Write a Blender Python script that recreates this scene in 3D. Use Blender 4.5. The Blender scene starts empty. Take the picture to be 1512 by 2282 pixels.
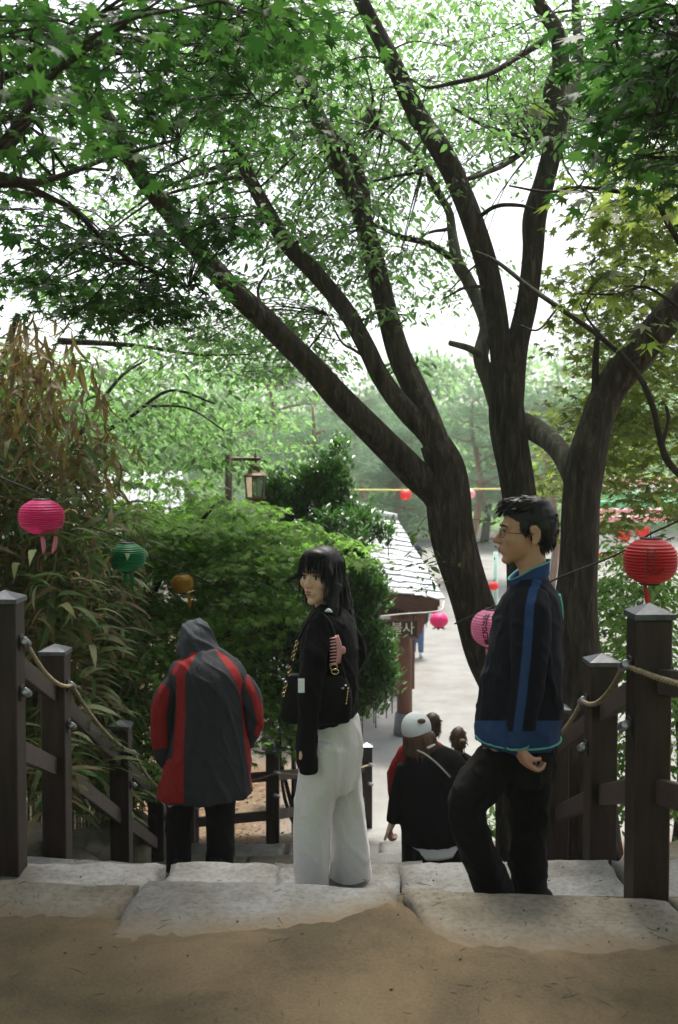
import bpy, bmesh, math, random
import numpy as np
from mathutils import Vector, Matrix, noise
from mathutils.bvhtree import BVHTree

random.seed(7)
rng = np.random.default_rng(11)
C = bpy.context.scene.collection
R = math.radians

# ------------------------------------------------------------------ camera
F = 2218.0; PITCH = R(2.3); CAM = np.array((0.0, 0.0, 1.62))
cd = bpy.data.cameras.new("camera"); cam = bpy.data.objects.new("camera", cd); C.objects.link(cam)
cam.location = CAM; cam.rotation_euler = (R(90) - PITCH, 0, 0)
cd.sensor_fit = 'VERTICAL'; cd.sensor_height = 36.0; cd.lens = 36.0 * F / 2282.0
cd.clip_start = 0.05; cd.clip_end = 2000
cd.dof.use_dof = True; cd.dof.focus_distance = 5.2; cd.dof.aperture_fstop = 3.2
bpy.context.scene.camera = cam

# ------------------------------------------------------------------ world, sun, exposure
SUN_EL, SUN_AZ = 66.0, 12.0       # azimuth measured from +Y (ahead) towards +X
w = bpy.data.worlds.new("World"); bpy.context.scene.world = w; w.use_nodes = True
nt = w.node_tree; bg = nt.nodes["Background"]
sky = nt.nodes.new("ShaderNodeTexSky"); sky.sky_type = 'NISHITA'; sky.sun_disc = False
sky.sun_elevation = R(SUN_EL); sky.sun_rotation = R(SUN_AZ); sky.dust_density = 6.0; sky.air_density = 1.0; sky.ozone_density = 1.0
hs = nt.nodes.new("ShaderNodeHueSaturation"); hs.inputs["Saturation"].default_value = 0.5
nt.links.new(sky.outputs[0], hs.inputs["Color"]); nt.links.new(hs.outputs[0], bg.inputs[0])
bg.inputs[1].default_value = 0.15
sl = bpy.data.lights.new("sun", 'SUN'); sl.energy = 3.6; sl.angle = R(10); sl.color = (1.0, 0.96, 0.9)
so = bpy.data.objects.new("sun", sl); C.objects.link(so)
sd = Vector((math.sin(R(SUN_AZ)) * math.cos(R(SUN_EL)), math.cos(R(SUN_AZ)) * math.cos(R(SUN_EL)), math.sin(R(SUN_EL))))
so.rotation_euler = sd.to_track_quat('Z', 'Y').to_euler(); so.location = sd * 60
sc = bpy.context.scene
sc.view_settings.view_transform = 'Standard'; sc.view_settings.look = 'None'
sc.view_settings.gamma = 1.0; sc.view_settings.exposure = 1.15; sc.view_settings.use_curve_mapping = False
sc.render.engine = 'CYCLES'
try:
    sc.cycles.use_denoising = True; sc.cycles.denoiser = 'OPENIMAGEDENOISE'
except Exception as e:
    print("denoise", e)
sc.cycles.max_bounces = 10; sc.cycles.transparent_max_bounces = 12; sc.cycles.diffuse_bounces = 4
sc.cycles.volume_bounces = 1; sc.cycles.sample_clamp_indirect = 6.0

# ------------------------------------------------------------------ helpers
def P(px, py, d):
    u = (px - 756.0) / F; v = -(py - 1141.0) / F
    cp, sp = math.cos(PITCH), math.sin(PITCH)
    dy = cp + v * sp; dz = -sp + v * cp
    t = d / dy
    return np.array((u * t, d, CAM[2] + dz * t))

def zat(py, d): return P(756, py, d)[2]
def xat(px, d): return P(px, 1141, d)[0] * 1.0

def new_mesh(name, V, Fc, smooth=True):
    me = bpy.data.meshes.new(name)
    me.from_pydata([tuple(map(float, v)) for v in V], [], [tuple(f) for f in Fc]); me.update()
    if smooth: me.polygons.foreach_set("use_smooth", [True] * len(me.polygons))
    return me

def tri_mesh(name, V, T, attrs=None, smooth=False):
    me = bpy.data.meshes.new(name)
    V = np.ascontiguousarray(V, dtype=np.float32); T = np.ascontiguousarray(T, dtype=np.int32)
    me.vertices.add(len(V)); me.vertices.foreach_set("co", V.ravel())
    me.loops.add(T.size); me.loops.foreach_set("vertex_index", T.ravel())
    me.polygons.add(len(T)); me.polygons.foreach_set("loop_start", np.arange(0, T.size, 3, dtype=np.int32))
    me.polygons.foreach_set("loop_total", np.full(len(T), 3, dtype=np.int32))
    if smooth: me.polygons.foreach_set("use_smooth", np.ones(len(T), dtype=bool))
    me.update(calc_edges=True)
    for k, a in (attrs or {}).items():
        at = me.attributes.new(k, 'FLOAT', 'POINT'); at.data.foreach_set("value", np.ascontiguousarray(a, dtype=np.float32))
    return me

def link(name, me, mat=None, parent=None, kind=None):
    o = bpy.data.objects.new(name, me); C.objects.link(o)
    if mat is not None:
        for m in (mat if isinstance(mat, (list, tuple)) else [mat]): me.materials.append(m)
    if parent is not None:
        o.parent = parent
        off = Vector(parent.location)
        p = parent
        while p.parent is not None: p = p.parent; off += Vector(p.location)
        me.transform(Matrix.Translation(-off))
    if kind: o["kind"] = kind
    return o

def obj(name, V, Fc, mat, parent=None, smooth=True, kind=None):
    return link(name, new_mesh(name, V, Fc, smooth), mat, parent, kind)

def thing(name, label, cat, base, group=None, kind=None):
    o = bpy.data.objects.new(name, None); C.objects.link(o); o.location = Vector(base); o.empty_display_size = 0.1
    return tag(o, label, cat, group, kind)

def tag(o, label=None, cat=None, group=None, kind=None):
    if label: o["label"] = label
    if cat: o["category"] = cat
    if group: o["group"] = group
    if kind: o["kind"] = kind
    return o

class MB:
    def __init__(s): s.V = []; s.F = []
    def add(s, V, Fc):
        n = len(s.V); s.V.extend([tuple(map(float, v)) for v in V]); s.F.extend([tuple(i + n for i in f) for f in Fc]); return s
    def build(s, name, mat, parent=None, smooth=True, kind=None): return obj(name, s.V, s.F, mat, parent, smooth, kind)

def catmull(pts, per=6):
    pts = [np.array(p, float) for p in pts]
    if len(pts) < 3 or per <= 1: return pts
    ext = [2 * pts[0] - pts[1]] + pts + [2 * pts[-1] - pts[-2]]
    out = []
    for i in range(1, len(ext) - 2):
        a, b, c, d = ext[i - 1], ext[i], ext[i + 1], ext[i + 2]
        for k in range(per):
            t = k / per
            out.append(0.5 * (2 * b + (c - a) * t + (2 * a - 5 * b + 4 * c - d) * t * t + (3 * b - a - 3 * c + d) * t ** 3))
    out.append(pts[-1]); return out

def tube(pts, rad, seg=10, per=1, cap=True, rough=0.0, seed=0, ref=None, flat=1.0):
    """pts xyz, rad one per point; returns V, F. flat scales the second axis."""
    q = [np.append(np.array(p, float), r) for p, r in zip(pts, rad)]
    q = catmull(q, per)
    n = len(q); P3 = np.array([a[:3] for a in q]); rr = np.array([abs(a[3]) for a in q])
    T = np.gradient(P3, axis=0); T /= np.linalg.norm(T, axis=1)[:, None] + 1e-9
    if ref is None:
        ref = np.array((0, 0, 1.0)) if abs(T[0][2]) < 0.8 else np.array((1.0, 0, 0))
    u = np.array(ref, float); u = u - T[0] * u.dot(T[0]); u /= np.linalg.norm(u) + 1e-9
    V = []; Fc = []; L = 0.0
    for i in range(n):
        u = u - T[i] * u.dot(T[i]); u /= np.linalg.norm(u) + 1e-9
        v = np.cross(T[i], u)
        if i: L += np.linalg.norm(P3[i] - P3[i - 1])
        for k in range(seg):
            a = 2 * math.pi * k / seg; r = rr[i]
            if rough:
                r *= 1 + rough * (noise.noise(Vector((math.cos(a) * 2.6 + seed, math.sin(a) * 2.6, L * 1.6))) + 0.45 * noise.noise(Vector((math.cos(a) * 7 + seed, math.sin(a) * 7, L * 2.5))))
            V.append(P3[i] + u * math.cos(a) * r + v * math.sin(a) * r * flat)
        if i:
            b = (i - 1) * seg; c = i * seg
            for k in range(seg):
                k2 = (k + 1) % seg; Fc.append((b + k, b + k2, c + k2, c + k))
    if cap:
        Fc.append(tuple(range(seg - 1, -1, -1))); Fc.append(tuple(range((n - 1) * seg, n * seg)))
    return V, Fc

def box(c, size, rz=0.0, bev=0.0, axes=None):
    """axis box; axes: 3 unit vectors."""
    c = np.array(c, float); hx, hy, hz = [s / 2 for s in size]
    if axes is None:
        ca, sa = math.cos(rz), math.sin(rz)
        axes = (np.array((ca, sa, 0)), np.array((-sa, ca, 0)), np.array((0, 0, 1.0)))
    bm = bmesh.new()
    vs = []
    for sx in (-1, 1):
        for sy in (-1, 1):
            for sz in (-1, 1):
                p = c + axes[0] * hx * sx + axes[1] * hy * sy + axes[2] * hz * sz
                vs.append(bm.verts.new(p))
    for f in ((0, 1, 3, 2), (4, 6, 7, 5), (0, 4, 5, 1), (2, 3, 7, 6), (0, 2, 6, 4), (1, 5, 7, 3)): bm.faces.new([vs[i] for i in f])
    if bev > 0: bmesh.ops.bevel(bm, geom=bm.edges[:], offset=bev, segments=1, affect='EDGES')
    bmesh.ops.recalc_face_normals(bm, faces=bm.faces)
    bm.verts.ensure_lookup_table(); bm.verts.index_update()
    V = [v.co.copy() for v in bm.verts]; Fc = [[v.index for v in f.verts] for f in bm.faces]; bm.free()
    return V, Fc

def board(a, b, wdt, thk, up=(0, 0, 1), bev=0.004):
    """plank between two points: wdt along up-ish, thk sideways."""
    a = np.array(a, float); b = np.array(b, float); t = b - a; L = np.linalg.norm(t); t /= L
    up = np.array(up, float); s = np.cross(t, up); s /= np.linalg.norm(s); n = np.cross(s, t)
    return box((a + b) / 2, (L, thk, wdt), bev=bev, axes=(t, s, n))

def lathe(prof, seg=24, c=(0, 0, 0), ribs=0):
    V = []; Fc = []; c = np.array(c, float)
    for i, (r, z) in enumerate(prof):
        for k in range(seg):
            a = 2 * math.pi * k / seg; V.append(c + np.array((r * math.cos(a), r * math.sin(a), z)))
        if i:
            b = (i - 1) * seg; d = i * seg
            for k in range(seg): k2 = (k + 1) % seg; Fc.append((b + k, b + k2, d + k2, d + k))
    return V, Fc

def ellipsoid(c, r, rot=None, seg=20, rings=12):
    V = []; Fc = []; c = np.array(c, float); r = np.array(r, float)
    M = np.eye(3) if rot is None else np.array(rot)
    V.append(c + M @ (r * np.array((0, 0, 1))))
    for i in range(1, rings):
        th = math.pi * i / rings
        for k in range(seg):
            a = 2 * math.pi * k / seg
            V.append(c + M @ (r * np.array((math.sin(th) * math.cos(a), math.sin(th) * math.sin(a), math.cos(th)))))
    V.append(c - M @ (r * np.array((0, 0, 1))))
    for k in range(seg): Fc.append((0, 1 + k, 1 + (k + 1) % seg))
    for i in range(rings - 2):
        a = 1 + i * seg; b = a + seg
        for k in range(seg): k2 = (k + 1) % seg; Fc.append((a + k, b + k, b + k2, a + k2))
    a = 1 + (rings - 2) * seg; e = len(V) - 1
    for k in range(seg): Fc.append((a + k, e, a + (k + 1) % seg))
    return V, Fc

# ------------------------------------------------------------------ materials
def mat(name, col=(.5, .5, .5), rough=0.7, metal=0.0, spec=0.5, build=None):
    m = bpy.data.materials.new(name); m.use_nodes = True; n = m.node_tree
    b = n.nodes["Principled BSDF"]; b.inputs["Base Color"].default_value = (*col, 1); b.inputs["Roughness"].default_value = rough
    b.inputs["Metallic"].default_value = metal; b.inputs["Specular IOR Level"].default_value = spec
    if build: build(n, b)
    return m

def nz(n, scale, detail=6, rough=.6, coord='Object', stretch=None, dist=0.0):
    tc = n.nodes.new("ShaderNodeTexCoord"); out = tc.outputs[coord]
    if stretch:
        mp = n.nodes.new("ShaderNodeMapping"); mp.inputs["Scale"].default_value = stretch; n.links.new(out, mp.inputs[0]); out = mp.outputs[0]
    t = n.nodes.new("ShaderNodeTexNoise"); t.inputs["Scale"].default_value = scale; t.inputs["Detail"].default_value = detail
    t.inputs["Roughness"].default_value = rough; t.inputs["Distortion"].default_value = dist
    n.links.new(out, t.inputs["Vector"]); return t

def ramp(n, src, stops):
    r = n.nodes.new("ShaderNodeValToRGB"); e = r.color_ramp.elements
    while len(e) < len(stops): e.new(0.5)
    for k, (p, c) in enumerate(stops): e[k].position = p; e[k].color = (*c, 1)
    n.links.new(src, r.inputs[0]); return r

def bump(n, b, src, strength=.3, dist=.01, chain=None):
    k = n.nodes.new("ShaderNodeBump"); k.inputs["Strength"].default_value = strength; k.inputs["Distance"].default_value = dist
    n.links.new(src, k.inputs["Height"])
    if chain is not None: n.links.new(chain.outputs[0], k.inputs["Normal"])
    n.links.new(k.outputs[0], b.inputs["Normal"]); return k

def noisy(name, c1, c2, scale=8, rough=.8, bs=.3, bd=.01, stretch=None, detail=8, fine=None, spec=.4, metal=0.0, lo=.35, hi=.65):
    def f(n, b):
        t = nz(n, scale, detail, .6, stretch=stretch); r = ramp(n, t.outputs["Fac"], [(lo, c1), (hi, c2)])
        n.links.new(r.outputs[0], b.inputs["Base Color"]); k = bump(n, b, t.outputs["Fac"], bs, bd)
        if fine:
            t2 = nz(n, fine, 4, .6); bump(n, b, t2.outputs["Fac"], bs, bd * .3, k)
    return mat(name, c1, rough, metal, spec, f)

def leafmat(name, stops, trans=.45, rough=.45, spec=.4, tcol=1.25):
    m = bpy.data.materials.new(name); m.use_nodes = True; n = m.node_tree; b = n.nodes["Principled BSDF"]
    b.inputs["Roughness"].default_value = rough; b.inputs["Specular IOR Level"].default_value = spec
    at = n.nodes.new("ShaderNodeAttribute"); at.attribute_name = "tint"
    r = ramp(n, at.outputs["Fac"], stops); n.links.new(r.outputs[0], b.inputs["Base Color"])
    tr = n.nodes.new("ShaderNodeBsdfTranslucent")
    mx = n.nodes.new("ShaderNodeMixRGB"); mx.blend_type = 'MULTIPLY'; mx.inputs[0].default_value = 1
    mx.inputs[2].default_value = (tcol * 1.0, tcol * 1.25, tcol * .95, 1); n.links.new(r.outputs[0], mx.inputs[1]); n.links.new(mx.outputs[0], tr.inputs[0])
    ms = n.nodes.new("ShaderNodeMixShader"); ms.inputs[0].default_value = trans
    n.links.new(b.outputs[0], ms.inputs[1]); n.links.new(tr.outputs[0], ms.inputs[2])
    n.links.new(ms.outputs[0], n.nodes["Material Output"].inputs[0]); return m

M = {}
def bark(name, c1, c2, c3, sc_=5):
    def f(n, b):
        t = nz(n, sc_, 10, .65, stretch=(3.2, 3.2, .55), dist=.6); t2 = nz(n, 2.2, 4, .5)
        r = ramp(n, t.outputs["Fac"], [(.32, c1), (.52, c2), (.72, c3)])
        mx = n.nodes.new("ShaderNodeMixRGB"); mx.blend_type = 'MULTIPLY'; mx.inputs[0].default_value = .5
        r2 = ramp(n, t2.outputs["Fac"], [(.3, (.55, .55, .5)), (.7, (1.15, 1.1, 1.0))])
        n.links.new(r.outputs[0], mx.inputs[1]); n.links.new(r2.outputs[0], mx.inputs[2]); n.links.new(mx.outputs[0], b.inputs["Base Color"])
        k = bump(n, b, t.outputs["Fac"], 1.0, .035); t3 = nz(n, 40, 4, .6, stretch=(1.5, 1.5, .5)); bump(n, b, t3.outputs["Fac"], .4, .006, k)
    return mat(name, c2, .9, 0, .25, f)
M['bark'] = bark("bark_grey_brown", (.012, .009, .007), (.040, .031, .023), (.11, .09, .068), 8)
M['bark_pale'] = bark("bark_pale", (.05, .045, .038), (.11, .10, .085), (.2, .19, .165))
M['bark_dark'] = bark("bark_dark", (.015, .013, .011), (.04, .033, .026), (.07, .06, .05))
M['pine_bark'] = bark("bark_pine", (.16, .09, .06), (.28, .17, .12), (.38, .27, .2))
M['leaf_main'] = leafmat("leaf_light", [(0, (.055, .10, .030)), (.5, (.10, .165, .055)), (1, (.165, .24, .10))], .62, .55, .25, 1.4)
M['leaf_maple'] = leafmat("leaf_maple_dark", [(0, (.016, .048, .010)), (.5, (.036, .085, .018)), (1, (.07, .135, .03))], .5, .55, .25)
M['leaf_right'] = leafmat("leaf_maple_olive", [(0, (.06, .075, .016)), (.5, (.12, .14, .03)), (1, (.22, .22, .06))], .65, .55, .25)
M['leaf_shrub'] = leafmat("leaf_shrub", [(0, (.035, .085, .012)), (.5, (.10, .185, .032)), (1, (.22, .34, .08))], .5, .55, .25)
M['leaf_gloss'] = leafmat("leaf_glossy", [(0, (.022, .065, .010)), (.55, (.045, .115, .018)), (1, (.09, .18, .03))], .28, .36, .4)
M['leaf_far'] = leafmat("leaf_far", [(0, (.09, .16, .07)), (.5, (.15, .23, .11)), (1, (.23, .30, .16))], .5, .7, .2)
M['needle'] = leafmat("needle", [(0, (.08, .13, .085)), (.5, (.12, .18, .12)), (1, (.17, .23, .15))], .35, .6, .3)
M['leaf_bamboo'] = leafmat("leaf_bamboo_dry", [(0, (.095, .055, .02)), (.35, (.155, .10, .038)), (.6, (.10, .115, .034)), (.78, (.05, .10, .022)), (.93, (.07, .12, .03)), (1, (.26, .25, .14))], .38, .6, .25)
M['cane'] = noisy("bamboo_cane", (.07, .055, .025), (.16, .13, .06), 12, .6, .1, .004)
M['leaf_dead'] = leafmat("leaf_litter", [(0, (.05, .03, .016)), (.5, (.12, .07, .035)), (1, (.26, .2, .12))], .1, .8, .2)
M['post'] = noisy("post_brown_paint", (.013, .0068, .0045), (.036, .0205, .0145), 14, .55, .15, .004, stretch=(2, 2, .25), fine=160, spec=.35)
M['rail'] = noisy("rail_board", (.042, .027, .022), (.068, .046, .039), 10, .55, .2, .004, stretch=(1, 1, 3), fine=120, spec=.35)
M['cap'] = noisy("post_cap", (.055, .058, .066), (.115, .12, .135), 20, .35, .1, .003, spec=.5, metal=.4)
M['steel'] = mat("bracket_steel", (.33, .33, .35), .35, .9)
M['darkmetal'] = noisy("dark_metal", (.02, .018, .016), (.04, .035, .03), 30, .5, .1, .002)
def ropef(n, b):
    t = nz(n, 60, 4, .6); r = ramp(n, t.outputs["Fac"], [(.3, (.16, .125, .075)), (.7, (.34, .28, .18))]); n.links.new(r.outputs[0], b.inputs["Base Color"]); bump(n, b, t.outputs["Fac"], .3, .003)
M['rope'] = mat("rope", (.3, .25, .16), .9, 0, .2, ropef)
def stonef(c1, c2, c3):
    def f(n, b):
        t = nz(n, 2.2, 8, .62, dist=.4); r = ramp(n, t.outputs["Fac"], [(.3, c1), (.5, c2), (.72, c3)])
        t2 = nz(n, 38, 6, .7); r2 = ramp(n, t2.outputs["Fac"], [(.36, (.5, .47, .43)), (.55, (1, 1, 1))])
        mx = n.nodes.new("ShaderNodeMixRGB"); mx.blend_type = 'MULTIPLY'; mx.inputs[0].default_value = .65
        n.links.new(r.outputs[0], mx.inputs[1]); n.links.new(r2.outputs[0], mx.inputs[2])
        at = n.nodes.new("ShaderNodeAttribute"); at.attribute_name = "dirt"; t4 = nz(n, 6, 8, .7); ad = n.nodes.new("ShaderNodeMath"); ad.operation = 'MULTIPLY_ADD'; ad.inputs[1].default_value = 1.6; ad.inputs[2].default_value = -.8
        n.links.new(t4.outputs["Fac"], ad.inputs[0]); su = n.nodes.new("ShaderNodeMath"); su.operation = 'ADD'; su.use_clamp = True; n.links.new(at.outputs["Fac"], su.inputs[0]); n.links.new(ad.outputs[0], su.inputs[1])
        m3 = n.nodes.new("ShaderNodeMixRGB"); n.links.new(su.outputs[0], m3.inputs[0]); n.links.new(mx.outputs[0], m3.inputs[1]); m3.inputs[2].default_value = (.118, .09, .055, 1); n.links.new(m3.outputs[0], b.inputs["Base Color"])
        k = bump(n, b, t.outputs["Fac"], .6, .03); bump(n, b, t2.outputs["Fac"], .7, .010, k)
    return f
M['stone'] = mat("stone_pale", (.34, .31, .27), .92, 0, .25, stonef((.085, .078, .066), (.14, .139, .132), (.205, .207, .205)))
M['stone2'] = mat("stone_tan", (.3, .26, .2), .92, 0, .25, stonef((.085, .068, .046), (.14, .123, .096), (.20, .184, .155)))
M['boulder'] = mat("boulder", (.1, .1, .07), .95, 0, .2, stonef((.06, .06, .035), (.12, .11, .08), (.2, .19, .15)))
def sandf(n, b):
    t = nz(n, 1.6, 6, .6, dist=.5); r = ramp(n, t.outputs["Fac"], [(.36, (.062, .050, .030)), (.55, (.108, .081, .048)), (.75, (.148, .118, .078))])
    t2 = nz(n, 90, 5, .7); r2 = ramp(n, t2.outputs["Fac"], [(.35, (.62, .58, .52)), (.6, (1.05, 1.05, 1.05))])
    mx = n.nodes.new("ShaderNodeMixRGB"); mx.blend_type = 'MULTIPLY'; mx.inputs[0].default_value = .6
    n.links.new(r.outputs[0], mx.inputs[1]); n.links.new(r2.outputs[0], mx.inputs[2]); n.links.new(mx.outputs[0], b.inputs["Base Color"])
    k = bump(n, b, t.outputs["Fac"], .3, .03); bump(n, b, t2.outputs["Fac"], .8, .008, k)
M['sand'] = mat("sand_dirt", (.28, .21, .13), .97, 0, .15, sandf)
def groundf(n, b):
    # dirt bank near the stairs, pale swept plaza, green far slopes: masks from where the place itself changes
    tc = n.nodes.new("ShaderNodeTexCoord"); sx = n.nodes.new("ShaderNodeSeparateXYZ"); n.links.new(tc.outputs["Object"], sx.inputs[0])
    t = nz(n, .9, 8, .65); t2 = nz(n, 30, 5, .7)
    dirt = ramp(n, t2.outputs["Fac"], [(.3, (.05, .032, .018)), (.5, (.10, .065, .038)), (.72, (.19, .13, .08))])
    plaza = ramp(n, t.outputs["Fac"], [(.3, (.135, .13, .115)), (.6, (.20, .2, .192))])
    tf = nz(n, .35, 8, .7); green = ramp(n, tf.outputs["Fac"], [(.35, (.05, .10, .03)), (.6, (.12, .19, .06))])
    am = n.nodes.new("ShaderNodeAttribute"); am.attribute_name = "plaza"; ag = n.nodes.new("ShaderNodeAttribute"); ag.attribute_name = "green"
    def edge(a):
        ad = n.nodes.new("ShaderNodeMath"); ad.operation = 'ADD'; ms_ = n.nodes.new("ShaderNodeMath"); ms_.operation = 'MULTIPLY_ADD'
        ms_.inputs[1].default_value = .5; ms_.inputs[2].default_value = -.25; n.links.new(t.outputs["Fac"], ms_.inputs[0])
        n.links.new(a.outputs["Fac"], ad.inputs[0]); n.links.new(ms_.outputs[0], ad.inputs[1]); return ad.outputs[0]
    m1 = n.nodes.new("ShaderNodeMixRGB"); n.links.new(edge(am), m1.inputs[0]); n.links.new(dirt.outputs[0], m1.inputs[1]); n.links.new(plaza.outputs[0], m1.inputs[2])
    m2 = n.nodes.new("ShaderNodeMixRGB"); n.links.new(edge(ag), m2.inputs[0]); n.links.new(m1.outputs[0], m2.inputs[1]); n.links.new(green.outputs[0], m2.inputs[2])
    n.links.new(m2.outputs[0], b.inputs["Base Color"]); bump(n, b, t2.outputs["Fac"], .5, .02)
M['ground'] = mat("ground", (.3, .25, .2), .97, 0, .1, groundf)
M['skin'] = mat("skin", (.42, .225, .145), .55, 0, .35, lambda n, b: (b.inputs["Subsurface Weight"].__setattr__("default_value", .12), b.inputs["Subsurface Radius"].__setattr__("default_value", (.01, .004, .002))))
M['skin_pale'] = mat("skin_pale", (.62, .38, .28), .5, 0, .35, lambda n, b: (b.inputs["Subsurface Weight"].__setattr__("default_value", .12), b.inputs["Subsurface Radius"].__setattr__("default_value", (.01, .004, .002))))
M['lip'] = mat("lip", (.30, .09, .075), .4)
M['eye_white'] = mat("eye_white", (.55, .52, .48), .2)
M['iris'] = mat("iris", (.012, .008, .006), .15)
M['hair_black'] = mat("hair_black", (.006, .005, .005), .5, 0, .3)
M['hair_brown'] = mat("hair_brown", (.11, .06, .034), .5, 0, .4)
M['hair_dark'] = mat("hair_dark_brown", (.05, .027, .017), .5, 0, .4)
def cloth(name, c, rough=.9, fold=.7, weave=220, spec=.2, sheen=0.0):
    def f(n, b):
        t = nz(n, 7, 4, .55, stretch=(1, 1, .55), dist=.8); t2 = nz(n, weave, 3, .6)
        mx = n.nodes.new("ShaderNodeMixRGB"); mx.blend_type = 'MULTIPLY'; mx.inputs[0].default_value = .35; mx.inputs[1].default_value = (*c, 1)
        r = ramp(n, t2.outputs["Fac"], [(.3, (.6, .6, .6)), (.7, (1.3, 1.3, 1.3))]); n.links.new(r.outputs[0], mx.inputs[2]); n.links.new(mx.outputs[0], b.inputs["Base Color"])
        k = bump(n, b, t.outputs["Fac"], fold, .03); bump(n, b, t2.outputs["Fac"], .3, .002, k); b.inputs["Sheen Weight"].default_value = sheen
    return mat(name, c, rough, 0, spec, f)
M['cloth_black'] = cloth("cloth_black", (.004, .0036, .0036))
M['knit_black'] = cloth("knit_black", (.0035, .0032, .0035), weave=120)
M['trouser_black'] = cloth("trouser_black", (.005, .0042, .0037), sheen=0)
M['sweat_grey'] = cloth("sweatpants_grey", (.64, .61, .575), fold=.6, weave=260)
M['leather'] = mat("bag_leather", (.0035, .003, .003), .62, 0, .15)
M['gold'] = mat("gold_metal", (.65, .48, .22), .25, 1.0)
M['white_cloth'] = cloth("white_cloth", (.72, .74, .74), fold=.2)
M['clip'] = mat("clip_pink", (.50, .24, .24), .4)
M['glass'] = mat("lamp_glass", (.85, .95, .92), .08)
M['glass'].node_tree.nodes["Principled BSDF"].inputs["Transmission Weight"].default_value = .85
M['rust'] = noisy("rusty_bronze", (.06, .03, .016), (.16, .08, .045), 18, .55, .3, .006, metal=.2)
M['rust_dark'] = noisy("lamp_post_brown", (.045, .025, .015), (.09, .05, .03), 12, .6, .3, .006)
M['wood'] = noisy("pavilion_wood", (.09, .032, .018), (.17, .065, .036), 9, .6, .25, .01, stretch=(6, 6, .6))
M['wood_dark'] = noisy("pavilion_wood_dark", (.045, .02, .012), (.09, .04, .024), 9, .7, .25, .01, stretch=(1, 1, 6))
M['slate'] = noisy("roof_slate", (.23, .245, .25), (.42, .44, .45), 4, .8, .4, .02, detail=10, fine=50)
M['sign_board'] = mat("sign_board", (.018, .012, .008), .6)
M['sign_letter'] = mat("sign_letter", (.72, .68, .52), .6)
M['ink'] = mat("lantern_ink", (.05, .01, .03), .7)
M['wire'] = mat("string_black", (.012, .011, .01), .6)
M['wire_pale'] = mat("string_pale", (.6, .58, .5), .7)
M['wire_yellow'] = mat("string_yellow", (.6, .5, .15), .7)
def paper(name, c, tr=.35):
    m = bpy.data.materials.new(name); m.use_nodes = True; n = m.node_tree; b = n.nodes["Principled BSDF"]
    b.inputs["Base Color"].default_value = (*c, 1); b.inputs["Roughness"].default_value = .5; b.inputs["Specular IOR Level"].default_value = .35
    t = nz(n, 9, 4, .5); bump(n, b, t.outputs["Fac"], .15, .01)
    tr_ = n.nodes.new("ShaderNodeBsdfTranslucent"); tr_.inputs[0].default_value = (*c, 1); ms = n.nodes.new("ShaderNodeMixShader"); ms.inputs[0].default_value = tr
    n.links.new(b.outputs[0], ms.inputs[1]); n.links.new(tr_.outputs[0], ms.inputs[2]); n.links.new(ms.outputs[0], n.nodes["Material Output"].inputs[0]); return m
M['pink'] = paper("paper_pink", (.72, .045, .22)); M['pinkpale'] = paper("paper_pink_pale", (.85, .30, .50)); M['red'] = paper("paper_red", (.48, .018, .018), .25)
M['green'] = paper("paper_green", (.012, .21, .075)); M['yellow'] = paper("paper_yellow", (.42, .22, .015)); M['blue'] = paper("paper_blue", (.28, .48, .78))
M['pinkfar'] = paper("paper_pink_far", (.85, .45, .50)); M['white'] = paper("paper_white", (.8, .8, .78)); M['mint'] = paper("paper_mint", (.15, .55, .35)); M['scarlet'] = paper("paper_scarlet", (.8, .05, .05))
M['crate'] = noisy("crate_grey", (.05, .055, .06), (.1, .105, .11), 20, .5, .1, .004)
M['denim'] = cloth("denim_blue", (.09, .15, .28))
M['shoe_white'] = mat("shoe_white", (.6, .6, .6), .6)
M['navy'] = cloth("coat_navy", (.02, .022, .05))
M['red_cloth'] = cloth("red_cloth", (.32, .018, .014))
M['leaf_green_lotus'] = paper("paper_leaf_green", (.02, .10, .03), .2)

# ------------------------------------------------------------------ terrain
def sstep(a, b, x):
    t = np.clip((x - a) / (b - a), 0, 1); return t * t * (3 - 2 * t)
PLZ = -2.78
def stair_z(y):
    return np.interp(y, [-5, 3.9, 4.9, 5.6, 6.1, 6.75, 8.0, 9.6, 12.5, 36, 62, 90, 140, 260], [0, 0, -.30, -.62, -1.0, -1.36, -1.75, -2.12, PLZ, PLZ, PLZ + .9, PLZ + 4, PLZ + 13, PLZ + 16])
def hgt(x, y):
    x = np.asarray(x, float); y = np.asarray(y, float)
    z = stair_z(y)
    xl = np.maximum(0, -1.72 - x); xr = np.maximum(0, x - 1.72)
    near = 1 - sstep(11.5, 16, y)
    z = z + np.minimum(1.3, .33 * xl) * near * sstep(-4, 4, y) - .06
    z = z - np.minimum(1.2, .30 * xr) * (1 - sstep(6, 10, y)) * sstep(2.5, 4.5, y)
    inside = (1 - sstep(1.72, 1.9, np.abs(x))) * (1 - sstep(9.4, 9.9, y))
    z = z - .22 * inside * sstep(2.0, 3.0, y)
    z = np.where((y > 3) & (y < 30), np.maximum(z, PLZ - .02), z)
    z = z + np.maximum(0, -2.5 - y) * .28
    return z
def grid_axis(parts): return np.unique(np.concatenate([np.linspace(*p) for p in parts]))
gx = grid_axis([(-300, -40, 18), (-40, -8, 30), (-8, 8, 100), (8, 40, 30), (40, 300, 18)])
gy = grid_axis([(-60, -4, 14), (-4, 16, 130), (16, 40, 40), (40, 120, 40), (120, 400, 16)])
GX, GY = np.meshgrid(gx, gy); GZ = hgt(GX, GY)
GZ = GZ + np.vectorize(lambda x, y: .05 * noise.noise(Vector((x * .9, y * .9, 0))))(GX, GY) * (1 - .85 * ((GX > -1.0) & (GY > 12)))
nx, ny = len(gx), len(gy)
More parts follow.
